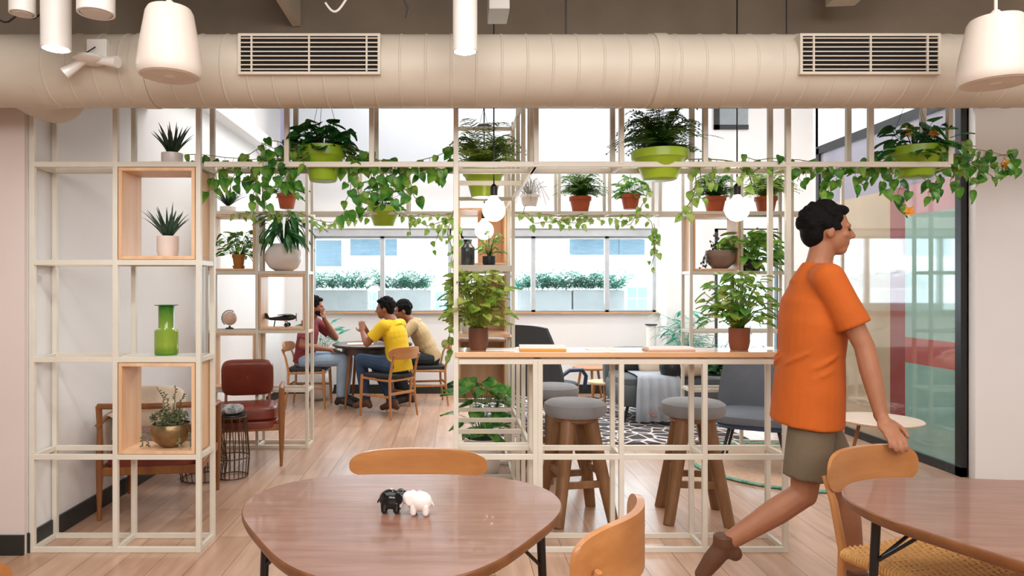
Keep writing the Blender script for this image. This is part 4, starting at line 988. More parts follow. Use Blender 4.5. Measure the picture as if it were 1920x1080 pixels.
# big pothos (left)
random.seed(3)
Yp = 3.95
p = Wp(607, 341, Y0); t = plant('hanging_pothos', 'large pothos in a lime green pot at upper left, vines trailing both ways', 'plant', (p.x, Y0-.012, p.z))
pot('hang', .122, .185, MT['limed'], t); hang_wires(t, .115, .175, 2.7-p.z)
o = Vector((p.x, Y0-.012, p.z))
b = bush(120, .19, .15, .16, .075, 'heart', ratio=.85, low=-.1); b.build('foliage', MT['pothosd'], t)
def V(px, py, Y=3.72): return Wp(px, py, Y)-o
b = MB(); sb = MB()
L1 = [[(600, 275), (560, 285), (520, 285), (480, 300), (430, 295), (390, 290), (350, 290)], [(590, 285), (540, 300), (500, 320), (450, 325), (410, 315), (395, 335), (398, 355)],
      [(585, 280), (540, 270), (510, 262), (480, 280), (455, 300), (435, 335), (430, 360)], [(580, 290), (540, 310), (500, 330), (490, 355), (500, 385)],
      [(575, 290), (545, 320), (535, 345), (560, 350)], [(600, 285), (560, 295), (490, 300), (470, 325), (480, 360), (470, 372)], [(580, 285), (530, 285), (505, 275), (490, 268)], [(560, 290), (520, 300), (500, 315), (460, 345), (430, 330)],
      [(650, 280), (690, 300), (710, 330), (715, 360), (710, 375)], [(650, 285), (670, 310), (668, 350), (680, 380)], [(660, 280), (700, 295), (735, 320), (740, 350), (735, 370)], [(640, 285), (660, 330), (655, 370), (640, 385), (650, 402)],
      [(650, 290), (695, 300), (750, 312), (790, 300), (830, 290), (848, 268)], [(740, 312), (775, 320), (800, 310), (835, 320), (840, 300)], [(750, 315), (770, 340), (775, 370), (785, 378)], [(790, 305), (810, 330), (825, 322)], [(700, 300), (755, 305), (770, 325), (765, 350)],
      [(650, 270), (690, 290), (710, 320), (730, 330), (745, 345)], [(640, 280), (690, 310), (700, 340), (690, 370)]]
for l in L1: vine(b, [V(x, y, 3.70+rnd(-.05, .12)) for x, y in l], .03, .062, sb=sb, jitter=.035)
b.build('trailing_leaves', MT['pothos'], t); sb.build('vine_stems', MT['stem'], t)
# small green pot second row
random.seed(4)
p = Wp(720, 424, 6.16); t = plant('hanging_pothos', 'small pothos in a bright lime pot hanging under the second row grid', 'plant', (p.x, 6.16, p.z))
pot('hang', .150, .165, MT['lime'], t); bush(34, .15, .26, .15, .12, 'heart', ratio=.7, low=.0).build('foliage', MT['pothosd'], t); hang_wires(t, .14, .16, 2.47-p.z)
# fern above tower
random.seed(6)
p = Wp(906, 362, 4.52); t = plant('potted_fern', 'pale green fern in a yellow green pot above the tower, behind the globe bulbs', 'plant', (.18, 4.52, 1.99))
pot('hang', .135, .20, MT['lime'], t); fern(75, .38, .19, .05, .016, .95).build('foliage', MT['fernl'], t); hang_wires(t, .12, .19, .75)
# fern right
random.seed(8)
p = Wp(1236, 338, Y0); t = plant('potted_fern', 'bushy dark fern in a lime green pot on the overhead grid, right of the middle', 'plant', (p.x, Y0-.01, p.z))
pot('hang', .150, .155, MT['lime'], t); fern(150, .33, .14, .036, .011, 1.05).build('foliage', MT['fern'], t)
b = MB(); 
b = fern(4, .40, .14, .03, .008, .6); b.build('long_frond', MT['fern'], t)
# right pothos
random.seed(9)
p = Wp(1712, 334, Y0); t = plant('hanging_pothos', 'pothos in a lime green pot at upper right, vines reaching over the white wall', 'plant', (p.x, Y0-.012, p.z))
o = Vector((p.x, Y0-.012, p.z)); pot('hang', .145, .16, MT['limed'], t); hang_wires(t, .13, .15, 2.7-p.z)
bush(85, .22, .16, .13, .08, 'heart', ratio=.8, low=-.15).build('foliage', MT['pothosd'], t)
b = MB(); sb = MB()
L2 = [[(1690, 290), (1640, 300), (1600, 305), (1550, 310), (1500, 300), (1480, 300)], [(1690, 300), (1640, 315), (1600, 320), (1560, 330), (1545, 350), (1540, 365)], [(1660, 300), (1630, 320), (1610, 340), (1620, 350)], [(1690, 310), (1670, 330), (1650, 345)],
      [(1680, 300), (1620, 305), (1570, 315), (1540, 335)], [(1640, 310), (1590, 325), (1560, 320)],
      [(1740, 285), (1780, 275), (1820, 278), (1860, 285), (1890, 295), (1912, 300)], [(1740, 290), (1790, 290), (1830, 305), (1870, 315), (1905, 310)], [(1750, 290), (1800, 300), (1840, 320), (1860, 330)], [(1760, 300), (1800, 310), (1780, 340), (1790, 355)],
      [(1740, 310), (1760, 335), (1750, 355), (1740, 360)], [(1780, 290), (1830, 290), (1850, 300), (1880, 290), (1900, 285)], [(1760, 295), (1810, 325), (1830, 345), (1845, 340)], [(1700, 320), (1690, 345), (1680, 370), (1695, 390)], [(1720, 325), (1745, 345), (1770, 340)], [(1770, 300), (1850, 310), (1895, 320), (1900, 300)],
      [(1750, 280), (1790, 262), (1830, 275)], [(1560, 315), (1500, 308), (1450, 295), (1420, 300), (1390, 292)], [(1520, 305), (1500, 325), (1495, 340)]]
for l in L2: vine(b, [V(x, y, 3.72+rnd(-.06, .12)) for x, y in l], .03, .06, sb=sb, jitter=.035)
b.build('trailing_leaves', MT['pothos'], t); sb.build('vine_stems', MT['stem'], t)
b = MB()
for (x, y) in ((1704, 245), (1752, 250), (1706, 395), (1890, 306)):
    c = V(x, y, 3.70)
    for k in range(7): b.leaf(c, (math.cos(k), rnd(-.4, .4), math.sin(k)-.2), (0, -1, .2), .035, .02, 'oval')
b.build('blooms', MT['flower'], t)
# counter plants
random.seed(12)
t = plant('potted_plant', 'pale leafy plant in a dark brown pot at the left end of the counter', 'plant', (xat(897, 3.79), 3.79, ZC+.013))
pot('cyl', .054, .108, MT['brownpot'], t, saucer=True); bush(190, .18, .33, .09, .068, 'heart', ratio=.75, low=.08).build('foliage', MT['lime_leaf'], t)
random.seed(13)
t = plant('potted_plant', 'green leafy plant in a terracotta brown pot at the right end of the counter', 'plant', (xat(1386, 3.79), 3.79, ZC+.013))
pot('cyl', .056, .108, mat('rust_pot', '#8a4a2e', .6), t, saucer=True)
bush(170, .19, .31, .10, .066, 'heart', ratio=.75, low=.1, x=-.01).build('foliage', leafmat('mixed_leaf', '#4a8a35', '#7fae48', '#c0c468', .4), t)
b = MB()
for i in range(30):
    a = rnd(0, 2*PI); b.leaf((.02*math.cos(a), .02*math.sin(a), .09), (math.cos(a)*.5, math.sin(a)*.5, 1.6), (math.cos(a), math.sin(a), .2), .13, .012, 'lance', droop=.3)
b.build('blades', MT['fern'], t)
# small plants, second row
random.seed(14)
t = plant('potted_plant', 'small round leafed plant in a tan pot in the far left wooden box', 'plant', (xat(447, 6.14), 6.15, LV[3]+.048))
pot('flower', .058, .115, MT['tan'], t, saucer=True); bush(70, .19, .24, .09, .075, 'oval', ratio=.75, low=.05).build('foliage', MT['pothos'], t)
random.seed(15)
t = plant('potted_plant', 'peace lily with long drooping leaves in a round white pot', 'plant', (xat(532, 6.16), 6.16, LV[3]+.016))
pot('sphere', .165, .24, MT['ceramic'], t)
b = MB()
for i in range(60):
    a = rnd(0, 2*PI); r = rnd(.03, .2); h = rnd(.05, .32); q = Vector((r*math.cos(a), r*.8*math.sin(a), .22+h)); b.tube([(0, 0, .2), (q.x*.5, q.y*.5, .22+h*.8), q], .002, 4, cap=False)
    b.leaf(q, (math.cos(a), math.sin(a)*.7, rnd(-1.3, .1)), (math.cos(a)*.5, math.sin(a)*.5-.3, 1), rnd(.14, .22), .05, 'lance', droop=.4)
b.build('foliage', MT['pothosd'], t)
TG = 'terracotta pots along the second row'
def terra(px, py, wpx, hpx, label, kind, seed, Y=6.16, m='terra', hang=False):
    random.seed(seed); p = Wp(px, py, Y); r = wpx/2*Y/F; h = hpx*Y/F; z = p.z if hang else LV[4]+.016
    t = plant('potted_plant', label, 'plant', (p.x, Y, z)); pot('flower', r, h, MT[m], t)
    if not hang: MB().box(-r*.8, r*.8, -.1, .1, -.002, 0).build('tray', MT['rack'], t, smooth=None)
    if kind == 'fern': fern(80, .32, h*.9, .045, .015, 1.0).build('foliage', MT['fern'], t)
    elif kind == 'bush': bush(36, .13, .17, h*.85, .10, 'heart', ratio=.7, low=.0).build('foliage', MT['pothos'], t)
    elif kind == 'grass': fern(85, .30, h*.9, .045, .013, 1.1).build('foliage', MT['pothos'], t)
    elif kind == 'pale': fern(85, .33, h*.9, .045, .016, 1.0).build('foliage', MT['fernl'], t)
    elif kind == 'dry':
        b = MB()
        for i in range(40):
            a = rnd(0, 2*PI); r_ = rnd(.05, .2); b.tube([(0, 0, h*.8), (r_*.6*math.cos(a), r_*.5*math.sin(a), h+rnd(.02, .15)), (r_*math.cos(a), r_*.6*math.sin(a), h+rnd(-.1, .15))], .002, 4, cap=False)
        b.build('dry_twigs', MT['dry'], t)
    if hang: hang_wires(t, r*.9, h, 2.47-z)
terra(538, 391, 37, 27, 'little plant in an orange pot hanging near the second left rack', 'bush', 31, hang=True)
terra(1088, 401, 41, 29, 'fern in a terracotta pot on the second row grid, right of the bare white pot', 'fern', 32)
terra(1182, 392, 36, 27, 'small leafy plant in a terracotta pot hanging right of the fern', 'bush', 33, hang=True)
terra(993, 388, 36, 22, 'nearly bare twiggy plant in a white pot hanging right of the tower', 'dry', 34, m='ceramic', hang=True)
terra(1340, 402, 41, 29, 'grassy plant in a terracotta pot left of the right hand globe bulb', 'grass', 35)
terra(1436, 402, 41, 29, 'pale feathery plant in a terracotta pot right of the right hand globe bulb', 'pale', 36)
# clay bowl
random.seed(17)
t = plant('bowl_planter', 'smooth clay bowl with a trailing dark plant in the right rack wooden box', 'plant', (xat(1350, 6.16), 6.15, LV[3]+.037))
pot('bowl', .135, .16, MT['clay'], t); b = MB()
for (dx, dz) in ((-.03, .16), (-.05, .1), (.03, .07)):
    vine(b, [(dx*.3, 0, .15), (dx, 0, .15+dz*.7), (dx*1.8, 0, .15+dz)], .014, .028)
for sg in (-1, 1):
    for q in (.14, .155, .17): vine(b, [(sg*.08, -.03, .15), (sg*q, -.05, .12), (sg*(q+.01), -.06, -.0+rnd(-.02, .05))], .014, .026)
b.build('foliage', mat('dusky_leaf', '#4d4a44', .6, var=.2, scale=30), t)
random.seed(18)
t = plant('potted_plant', 'big leafy green plant on the right rack beside the clay bowl', 'plant', (xat(1412, 6.1), 6.16, LV[3]+.016))
pot('cyl', .09, .10, MT['black'], t); bush(110, .24, .30, .05, .13, 'heart', ratio=.8, low=-.1).build('foliage', leafmat('bright_leaf', '#3f7f2a', '#78ac3e', '#b3cc5c', .4), t)
# ivy strands (second row)
random.seed(19)
def ivy(label, runs, Y, leafL=.06, step=.05):
    o = Wp(*runs[0][0], Y); b = MB(); sb = MB()
    for l in runs: vine(b, [Wp(x, y, Y+rnd(-.05, .05))-o for x, y in l], step, leafL, r=.003, sb=sb)
    t = thing('ivy_garland', label, 'vine', tuple(o)); b.build('leaves', MT['ivy'], t); sb.build('vine_stems', MT['stem'], t)
ivy('pale ivy garland winding along the second row beam over the right window', [[(965, 398), (1010, 402), (1060, 405), (1110, 408), (1160, 405), (1205, 403), (1222, 415), (1226, 450), (1228, 480), (1220, 500)], [(985, 385), (980, 400), (1000, 420), (1060, 412), (1100, 398)],
     [(1150, 408), (1180, 425), (1195, 400), (1212, 370), (1215, 345)], [(1040, 408), (1070, 418), (1110, 415)], [(1226, 420), (1232, 445), (1224, 470)]], 6.02)
ivy('pale ivy garland hanging left of the tower from the second row beam', [[(855, 400), (820, 405), (790, 400), (765, 412), (770, 440)], [(850, 405), (825, 425), (818, 450), (812, 465)], [(845, 410), (800, 425), (770, 405), (750, 400)], [(850, 395), (838, 440), (850, 470), (846, 490)]], 6.02)
ivy('thin vine with yellow leaves strung along the second row beam at left', [[(475, 402), (510, 395), (560, 398), (590, 412), (620, 418), (660, 412), (692, 400)], [(500, 395), (520, 410), (530, 405)], [(425, 397), (450, 400), (480, 398)], [(600, 412), (615, 425), (640, 410)]], 6.0)
ivy('bright vine trailing down the left post of the tower', [[(850, 530), (845, 560), (848, 600), (840, 640), (845, 665)], [(852, 520), (838, 560), (842, 600)], [(850, 580), (858, 620), (850, 640)], [(856, 405), (860, 440), (852, 480)]], 5.2, .06, .035)
ivy('yellowing vine tip dangling left of the right hand globe bulb', [[(1300, 300), (1306, 340), (1300, 370), (1290, 385), (1272, 408)], [(1310, 300), (1315, 335), (1310, 380)], [(1330, 305), (1345, 330), (1330, 345)], [(1290, 300), (1330, 298), (1380, 302), (1400, 330), (1420, 320), (1440, 302), (1475, 305)], [(1395, 300), (1410, 345)]], 3.72, .055, .032)
# plants low in the tower
random.seed(21)
t = plant('potted_plant', 'broad leafed green plant on the floor inside the tower rack', 'plant', (.2, 5.3, 0))
pot('cyl', .14, .26, MT['ceramic'], t); bush(46, .24, .46, .26, .17, 'heart', ratio=.6, low=.0).build('foliage', leafmat('fresh_leaf', '#2f7a34', '#59a04a', '#a3c868', .4), t)
random.seed(22)
t = plant('potted_plant', 'leafy plant behind the brown counter plant on the tower shelf', 'plant', (.12, 5.3, 1.06))
pot('cyl', .08, .10, MT['ceramic'], t); bush(60, .16, .34, .09, .09, 'heart', ratio=.7).build('foliage', MT['lime_leaf'], t)
random.seed(23)
t = plant('potted_plant', 'little green plant beside the glass jar on the white tower shelf', 'plant', (.25, 5.25, 1.57))
pot('cyl', .05, .07, MT['black'], t); bush(30, .1, .2, .06, .06, 'heart').build('foliage', MT['pothos'], t)
# floor plants
random.seed(24)
t = plant('floor_plant', 'tall potted plant on the floor behind the man in maroon', 'plant', (xat(597, 8.7), 8.72, 0))
pot('sphere', .19, .33, MT['grey'], t); b = MB()
for i in range(34):
    a = rnd(0, 2*PI); r = rnd(.05, .24); h = rnd(.45, .95); q = Vector((r*math.cos(a), r*math.sin(a), h)); b.tube([(0, 0, .3), (q.x*.4, q.y*.4, h*.8), q], .003, 4, cap=False)
    b.leaf(q, (math.cos(a), math.sin(a), rnd(-.2, .9)), (rnd(-.4, .4), -.5, 1), rnd(.13, .2), .055, 'lance')
b.build('foliage', MT['palm'], t)
random.seed(25)
t = plant('floor_plant', 'tall palm on the floor behind the right potted counter plant', 'plant', (xat(1350, 8.0), 8.3, 0))
pot('cyl', .2, .36, MT['black'], t); b = MB()
for i in range(24):
    a = rnd(0, 2*PI); l = rnd(.5, .95); u = rnd(.5, 1.1); c, s = math.cos(a), math.sin(a); pts = [Vector((c*l*k/8*(.3+.4*k/8), s*l*k/8*(.3+.4*k/8), .33+l*u*k/8*(1.25-.45*k/8))) for k in range(9)]
    b.tube(pts, .003, 4, cap=False)
    for k in range(3, 9):
        d = (pts[k]-pts[k-1]).normalized(); sd = d.cross(Vector((0, 0, 1))).normalized()
        for sg in (-1, 1): b.leaf(pts[k], d*.7+sd*sg, (0, 0, 1), rnd(.15, .24), .02, 'lance', droop=.5)
b.build('foliage', MT['palm'], t)
random.seed(26)
t = plant('floor_plant', 'low grassy plant in a dark bowl beside the sofa', 'plant', (xat(1350, 7.2), 7.35, .0))
MB().lathe([(0, 0), (.15, 0), (.15, .015), (.02, .03), (.02, .38), (.0, .38)], 24).build('stand', MT['black'], t)
MB().lathe([(0, .38), (.12, .38), (.17, .43), (.19, .5), (.17, .5), (0, .48)], 32).build('pot', MT['black'], t)
fern(50, .22, .48, .05, .012, 1.1).build('foliage', MT['pothosd'], t)
random.seed(27)
t = plant('floor_plant', 'bushy plant on the floor behind the right rack', 'plant', (xat(1300, 8.3), 8.6, 0))
pot('cyl', .16, .5, MT['ceramic'], t); bush(60, .28, .62, .5, .12, 'lance', ratio=.35).build('foliage', MT['palm'], t)
# ================================================================= PEOPLE
def lerp(a, b, t): return Vector(a).lerp(Vector(b), t)
def hand_prims(b, wr, d, pn, side, curl, k=1.0):
    """wr wrist, d direction of the hand, pn palm normal, side +1/-1 gives the thumb side"""
    wr = Vector(wr); d = Vector(d).normalized(); pn = Vector(pn); pn = (pn-d*pn.dot(d)).normalized(); lat = d.cross(pn).normalized()*side
    M = frame_M(lat, d, pn)
    b.cap(wr-d*.015, wr+d*.03, .026*k, .026*k, 10); b.ell(wr+d*.055*k, (.041*k, .052*k, .017*k), M=M, n=16, k=10)
    for i, (lt, ln) in enumerate(((.031, .072), (.011, .08), (-.010, .074), (-.030, .058))):
        p = wr+d*.092*k+lat*lt*k; dd = d.copy(); r = .0092*k
        for s_ in range(3):
            q = p+dd*ln*k*(.45, .31, .24)[s_]; b.cap(p, q, r, r*.93, 8); p = q; r *= .93
            dd = (Matrix.Rotation(curl*side*(1.0, 1.15, .8)[s_], 3, lat)@dd).normalized() if False else (dd*math.cos(curl)+pn*math.sin(curl)).normalized() if s_ == 0 else (dd*math.cos(curl*.9)+(pn-dd*pn.dot(dd)).normalized()*math.sin(curl*.9)).normalized()
    p = wr+d*.028*k+lat*.032*k; q = p+(d*.62+lat*.75+pn*.25).normalized()*.042*k; r2 = q+(d*.85+lat*.25+pn*.35).normalized()*.034*k
    b.cap(p, q, .0125*k, .0105*k, 8); b.cap(q, r2, .0105*k, .009*k, 8)
def head_prims(b, c, Mh):
    c = Vector(c)
    def P(x, y, z): return c+Mh@Vector((x, y, z))
    b.ell(P(0, -.012, .022), (.074, .094, .092), M=Mh, n=24, k=16); b.ell(P(0, .028, -.022), (.060, .066, .078), M=Mh, n=20, k=14)
    b.ell(P(0, .052, -.078), (.033, .034, .028), M=Mh, n=16, k=10)
    b.cap(P(0, .086, .012), P(0, .104, -.018), .009, .0125, 10); b.ell(P(0, .097, -.022), (.017, .012, .009), M=Mh, n=12, k=8)
    for s in (-1, 1):
        b.cap(P(s*.014, .083, .026), P(s*.042, .070, .024), .010, .009, 8); b.ell(P(s*.038, .062, -.016), (.022, .02, .018), M=Mh, n=12, k=8)
        b.ell(P(s*.074, -.004, -.008), (.009, .018, .030), M=Mh, n=12, k=8)
    b.cap(P(-.02, .083, -.052), P(.02, .083, -.052), .007, .007, 8); b.cap(P(-.017, .081, -.062), P(.017, .081, -.062), .0075, .0075, 8)
def hair_obj(c, Mh, parent, style, seed=1, m=None):
    random.seed(seed); c = Vector(c); b = MB()
    def P(x, y, z): return c+Mh@Vector((x, y, z))
    b.ell(P(0, -.026, .040), (.083, .094, .088), M=Mh, n=26, k=16); b.ell(P(0, -.055, -.005), (.074, .056, .075), M=Mh, n=20, k=12)
    b.ell(P(0, .036, .092), (.058, .045, .026), M=Mh, n=16, k=10)
    for s in (-1, 1): b.ell(P(s*.071, .008, .022), (.010, .020, .034), M=Mh, n=10, k=8)
    n = {'curly': 170, 'wavy': 90, 'short': 30}[style]; rr = {'curly': .017, 'wavy': .014, 'short': .010}[style]
    for i in range(n):
        a = rnd(0, 2*PI); ph = rnd(-.35, 1.5); v = Vector((math.cos(ph)*math.cos(a)*.083, math.cos(ph)*math.sin(a)*.096-.024, math.sin(ph)*.093+.036))
        if v.y > .045 and v.z < .085: continue
        b.ell(P(*v), (rr, rr, rr), n=8, k=6)
    return blob('hair', b, m or MT['hair'], parent, voxel=.006, smooth=2)
def person(label, loc, rz, J, top, legs, shoe, skin, hair='wavy', shorts=False, seed=1, headrot=(0, 0, 0), hands=((.5, 'in'), (.5, 'in')), hem=.0, sw=.0, beard=False, voxel=.007):
    t = thing('person', label, 'person', loc, rz)
    Mh = (Euler(tuple(R(a) for a in headrot)).to_matrix())
    J = {k: Vector(v) for k, v in J.items()}
    hp, ch, nk, hd = J['hip'], J['chest'], J['neck'], J['head']
    ax = (J['shR']-J['shL']).normalized(); up = (ch-hp).normalized(); fw = up.cross(ax).normalized(); Mt = frame_M(ax, fw, up)
    b = MB()
    b.ell(hp+up*.02, (.15, .105, .12), M=Mt); b.ell(lerp(hp, ch, .5), (.128, .095, .16), M=Mt); b.ell(ch, (.158, .108, .17), M=Mt)
    b.cap(J['shL'], J['shR'], .055); b.cap(ch+up*.1, nk, .075, .055); b.cap(nk, hd-Mh@Vector((0, .01, .04)), .054, .052)
    head_prims(b, hd, Mh)
    for s in ('L', 'R'):
        sh, el, wr = J['sh'+s], J['el'+s], J['wr'+s]
        b.cap(sh, el, .052, .040); b.cap(el, lerp(el, wr, .35), .040, .041); b.cap(lerp(el, wr, .35), wr, .041, .026)
        hi, kn, an, to = J['hp'+s], J['kn'+s], J['an'+s], J['to'+s]
        b.cap(hi, kn, .083, .056); b.cap(kn, lerp(kn, an, .35), .054, .057); b.cap(lerp(kn, an, .35), an, .057, .036)
        b.cap(an+(an-kn).normalized()*.02, to, .034, .026)
        hdir = J.get('hd'+s, (wr-el)); pn = J.get('pn'+s, Vector((0, -.2, -1)))
        hand_prims(b, wr, hdir, pn, J.get('sd'+s, Vector((1 if s == 'L' else -1, 0, 0))).x, J.get('cu'+s, Vector((.5, 0, 0))).x)
    blob('body', b, skin, t, voxel=voxel, smooth=3)
    for s in (-1, 1):
        e = hd+Mh@Vector((s*.030, .079, .006)); MB().ell(e, (.0105, .007, .0065), M=Mh, n=12, k=8).build('eye', MT['eye'], t)
    hair_obj(hd, Mh, t, hair, seed)
    if beard:
        bb = MB(); 
        for q in [(0, .066, -.088, .036, .026, .02), (.045, .04, -.062, .022, .035, .03), (-.045, .04, -.062, .022, .035, .03), (0, .094, -.040, .022, .008, .006)]: bb.ell(hd+Mh@Vector(q[:3]), q[3:], M=Mh, n=12, k=8)
        blob('beard', bb, MT['hair'], t, voxel=.005, smooth=2)
    # shirt
    b = MB(); g = .014
    b.ell(ch, (.158+g, .108+g, .165), M=Mt); b.ell(lerp(hp, ch, .5), (.15+g, .112+g, .18), M=Mt)
    hemp = hp-up*(.02+hem); aw = .165+sw
    prof = [(hemp, 1.04), (hp+up*.03, 1.0), (lerp(hp, ch, .45), .93), (lerp(hp, ch, .85), .99), (ch+up*.03, .93), (ch+up*.10, .72)]
    vs = []; n = 28
    for p, k in prof:
        for j in range(n):
            a = 2*PI*j/n; vs.append(p+ax*aw*k*math.cos(a)+fw*(aw*.74)*k*math.sin(a))
    m_ = len(prof); b.add(vs, [(i*n+j, i*n+(j+1) % n, (i+1)*n+(j+1) % n, (i+1)*n+j) for i in range(m_-1) for j in range(n)]+[tuple(range(n))[::-1], tuple((m_-1)*n+j for j in range(n))])
    b.cap(J['shL'], J['shR'], .066); b.tube([ch+up*.1, nk+(nk-ch).normalized()*-.015], [.11, .068], 20)
    for s in ('L', 'R'):
        sh, el = J['sh'+s], J['el'+s]; q = lerp(sh, el, .72); b.ell(sh, (.067, .067, .067)); b.tube([sh, lerp(sh, el, .35), q], [.066, .066, .066+.004], 18)
    # folds
    random.seed(seed+50)
    for i in range(9):
        z = rnd(-.1, .45); a = rnd(0, 2*PI); c0 = lerp(hp, ch, z); 
        pts = [c0+ax*(aw*.95)*math.cos(a+q*.22)+fw*(aw*.72)*math.sin(a+q*.22)+up*.02*q for q in range(-2, 3)]
        b.tube(pts, [.003, .008, .010, .008, .003], 8)
    blob('shirt', b, top, t, voxel=.0075, smooth=4)
    # trousers / shorts
    b = MB(); b.ell(hp-up*(.03 if shorts else 0), (.150, .108, .10 if shorts else .115), M=Mt)
    for s in ('L', 'R'):
        hi, kn, an = J['hp'+s], J['kn'+s], J['an'+s]
        if shorts:
            q = lerp(hi, kn, .82); b.ell(hi-up*.02, (.092,)*3); b.tube([hi-up*.02, lerp(hi, kn, .4), q], [.092, .094, .094], 20)
        else:
            q = lerp(kn, an, .93); b.cap(hi, kn, .098, .070); b.tube([kn, lerp(kn, an, .3), q], [.070, .070, .054], 20)
            for i in range(4): b.tube([lerp(kn, hi, .05+.06*i)+Vector((-.05, .02, .045)), lerp(kn, hi, .05+.06*i)+Vector((0, .03, .066)), lerp(kn, hi, .05+.06*i)+Vector((.05, .02, .045))], [.003, .008, .003], 6)
    blob('shorts' if shorts else 'trousers', b, legs, t, voxel=.0075, smooth=4)
    for s in ('L', 'R'):
        an, to = J['an'+s], J['to'+s]; b = MB(); f = (to-an); f.z = 0; f = f.normalized() if f.length > .01 else Vector((0, 1, 0))
        dn = Vector((0, 0, -1)); d = (to-an).normalized()
        b.cap(an-d*.02+dn*.01, lerp(an, to, .55), .044, .042, 12); b.cap(lerp(an, to, .5), to, .042, .033, 12)
        b.tube([an+Vector((0, 0, .045)), an], [.046, .048], 16); heel = an-f*.045+Vector((0, 0, -.035)); b.cap(heel, an, .034, .04, 10)
        blob('shoe', b, shoe, t, voxel=.007, smooth=3)
    return t
SH = .555
def seated(lean=0, head=(0, 0), kn=.43, spread=.12, foot=.40, **kw):
    J = dict(hip=(0, -.06, SH), chest=(0, -.03+lean*.55, .87-lean*.1), neck=(0, .0+lean, 1.05-lean*.22), head=(head[0], .04+lean*1.25+head[1], 1.185-lean*.3),
             shL=(-.175, 0+lean*.85, 1.0-lean*.2), shR=(.175, 0+lean*.85, 1.0-lean*.2))
    for s, x in (('L', -1), ('R', 1)):
        J.update({'hp'+s: (x*.09, 0-.03, SH-.01), 'kn'+s: (x*spread, kn, SH+.01), 'an'+s: (x*spread, foot, .10), 'to'+s: (x*(spread+.02), foot+.15, .045)})
    J.update(kw); return J
person('man in yellow T-shirt and jeans seated with his back to us', (-.67, 7.64, 0), R(62),
       seated(.05, (-.02, .02), elL=(-.25, .20, .80), wrL=(-.08, .38, .90), elR=(.24, .20, .80), wrR=(.06, .40, .88), knL=(-.06, .42, .60), anL=(-.04, .36, .12), toL=(-.05, .50, .07),
              knR=(.16, .40, .58), anR=(.12, .10, .10), toR=(.12, .25, .045), hdL=(.3, .3, .8), hdR=(-.3, .3, .8)),
       MT['yellow'], MT['jeans'], MT['shoebrown'], MT['skinb'], 'wavy', seed=3, headrot=(-8, 0, 22), hem=.05)
person('man in tan shirt seated beyond the man in yellow, leaning over the table', (-.36, 8.42, 0), R(97),
       seated(.20, (0, .0), elL=(-.26, .36, .78), wrL=(-.08, .58, .80), elR=(.26, .38, .78), wrR=(.06, .60, .80), hdL=(.5, 1, 0), hdR=(-.5, 1, 0), anL=(-.14, .22, .1), toL=(-.15, .37, .045), anR=(.12, .30, .1), toR=(.13, .45, .045)),
       MT['tancot'], MT['navy'], MT['shoedark'], MT['skinb'], 'curly', seed=5, headrot=(-12, 0, 0), hem=.02)
person('bearded man in maroon T-shirt seated facing right, hand at his chin', (-1.74, 8.22, 0), R(-92),
       seated(.03, (0, .0), elR=(.25, -.02, .74), wrR=(.10, .26, .68), elL=(-.20, .27, .80), wrL=(-.05, .17, 1.03), hdR=(-.2, 1, -.2), hdL=(.25, -.1, 1), pnL=(0, -1, 0)),
       MT['maroon'], MT['jeansl'], MT['shoedark'], MT['skinb'], 'wavy', seed=7, headrot=(-6, 0, 0), hem=.02, beard=True)
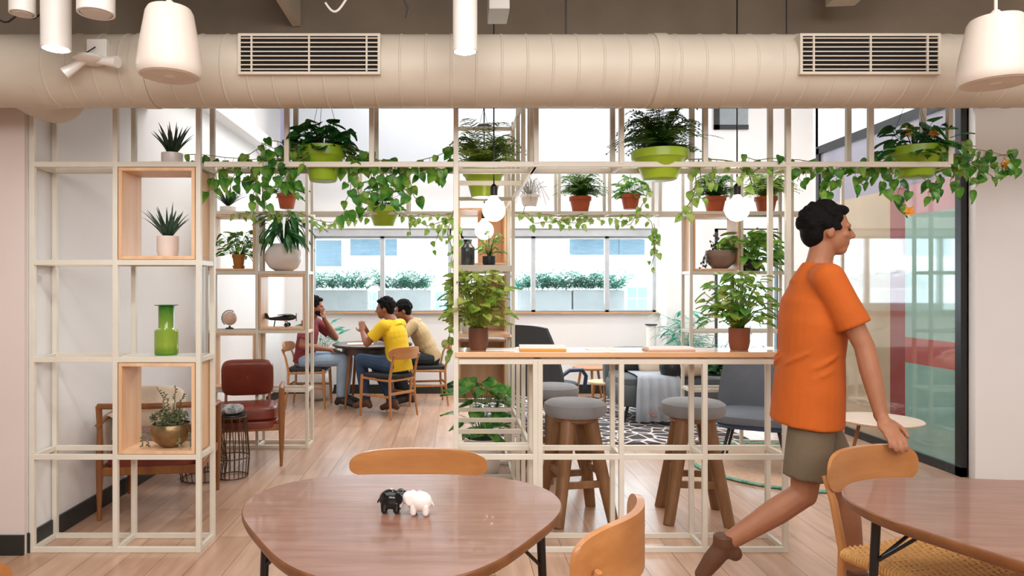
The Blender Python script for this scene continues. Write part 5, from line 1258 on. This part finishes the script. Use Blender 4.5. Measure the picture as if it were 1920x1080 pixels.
# walking man
loc = Vector((1.62, 3.10, 0)); rz = R(-104)
Mi = Matrix.Rotation(-rz, 3, 'Z')
def Lc(x, y, z): return Mi@(Vector((x, y, z))-loc)
J = dict(hip=Lc(1.575, 3.10, .93), chest=Lc(1.60, 3.10, 1.31), neck=Lc(1.625, 3.10, 1.52), head=Lc(1.655, 3.09, 1.655),
         shR=Lc(1.575, 2.93, 1.44), shL=Lc(1.665, 3.26, 1.45), elR=Lc(1.69, 2.87, 1.16), wrR=Lc(1.725, 2.81, .875), hdR=Mi@Vector((.0, -.85, -.62)), pnR=Mi@Vector((0, .5, -1)), sdR=(1, 0, 0), cuR=(.55, 0, 0),
         elL=Lc(1.60, 3.36, 1.18), wrL=Lc(1.70, 3.34, .95), hpR=Lc(1.555, 3.01, .91), hpL=Lc(1.60, 3.19, .91),
         knL=Lc(1.74, 3.12, .50), anL=Lc(1.79, 3.10, .10), toL=Lc(1.945, 3.06, .045), knR=Lc(1.52, 3.03, .50), anR=Lc(1.19, 3.08, .26), toR=Lc(1.10, 3.10, .12))
person('man in an orange T-shirt and olive shorts walking right, one hand on the front chair', tuple(loc), rz, J, MT['orange'], MT['olive'], MT['shoebrown'], MT['skin'], 'wavy', shorts=True, seed=9, headrot=(-4, 0, 0), hem=.11, sw=.03, voxel=.006)
# ================================================================= groups of look-alikes
GROUPS = {'dining_chair': 'oak dining chairs', 'dining_table': 'walnut rounded triangular tables', 'bar_stool': 'grey cushioned bar stools', 'wooden_shelf_box': 'wooden boxes set into the white racks',
          'shelving_rack': 'white tube shelving racks', 'overhead_grid': 'white overhead grids', 'leather_armchair': 'brown leather armchairs', 'wire_side_table': 'bronze wire drum tables',
          'pendant_bulb': 'glowing globe bulbs', 'pendant_speaker': 'white cone pendant speakers', 'ceiling_spotlight': 'white cylinder ceiling lamps', 'window_planter': 'grey palm boxes outside the windows',
          'elephant_shaker': 'ceramic elephant shakers', 'book': 'books on the counter', 'paper_sheet': 'papers on the counter', 'lounge_chair': 'grey lounge chairs', 'coffee_stool': 'small round wood tables',
          'ivy_garland': 'ivy garlands on the white grids', 'hanging_pothos': 'pothos in green hanging pots', 'potted_fern': 'ferns in green pots', 'potted_succulent': 'spiky succulents', 'bowl_planter': 'plants in bowls',
          'floor_plant': 'plants on the floor of the lounge', 'hanger_rod': 'duct hanger rods', 'ceiling_cable': 'loose ceiling cables', 'throw_pillow': 'pillows in the lounge'}
for o in list(COL.objects):
    if o.parent is None and 'label' in o:
        k = o.name.split('.')[0]
        if k in GROUPS: o['group'] = GROUPS[k]
        elif k == 'potted_plant': o['group'] = 'terracotta pots along the second row' if 'terracotta pot ' in o['label'] or 'orange pot' in o['label'] else 'leafy plants in pots'
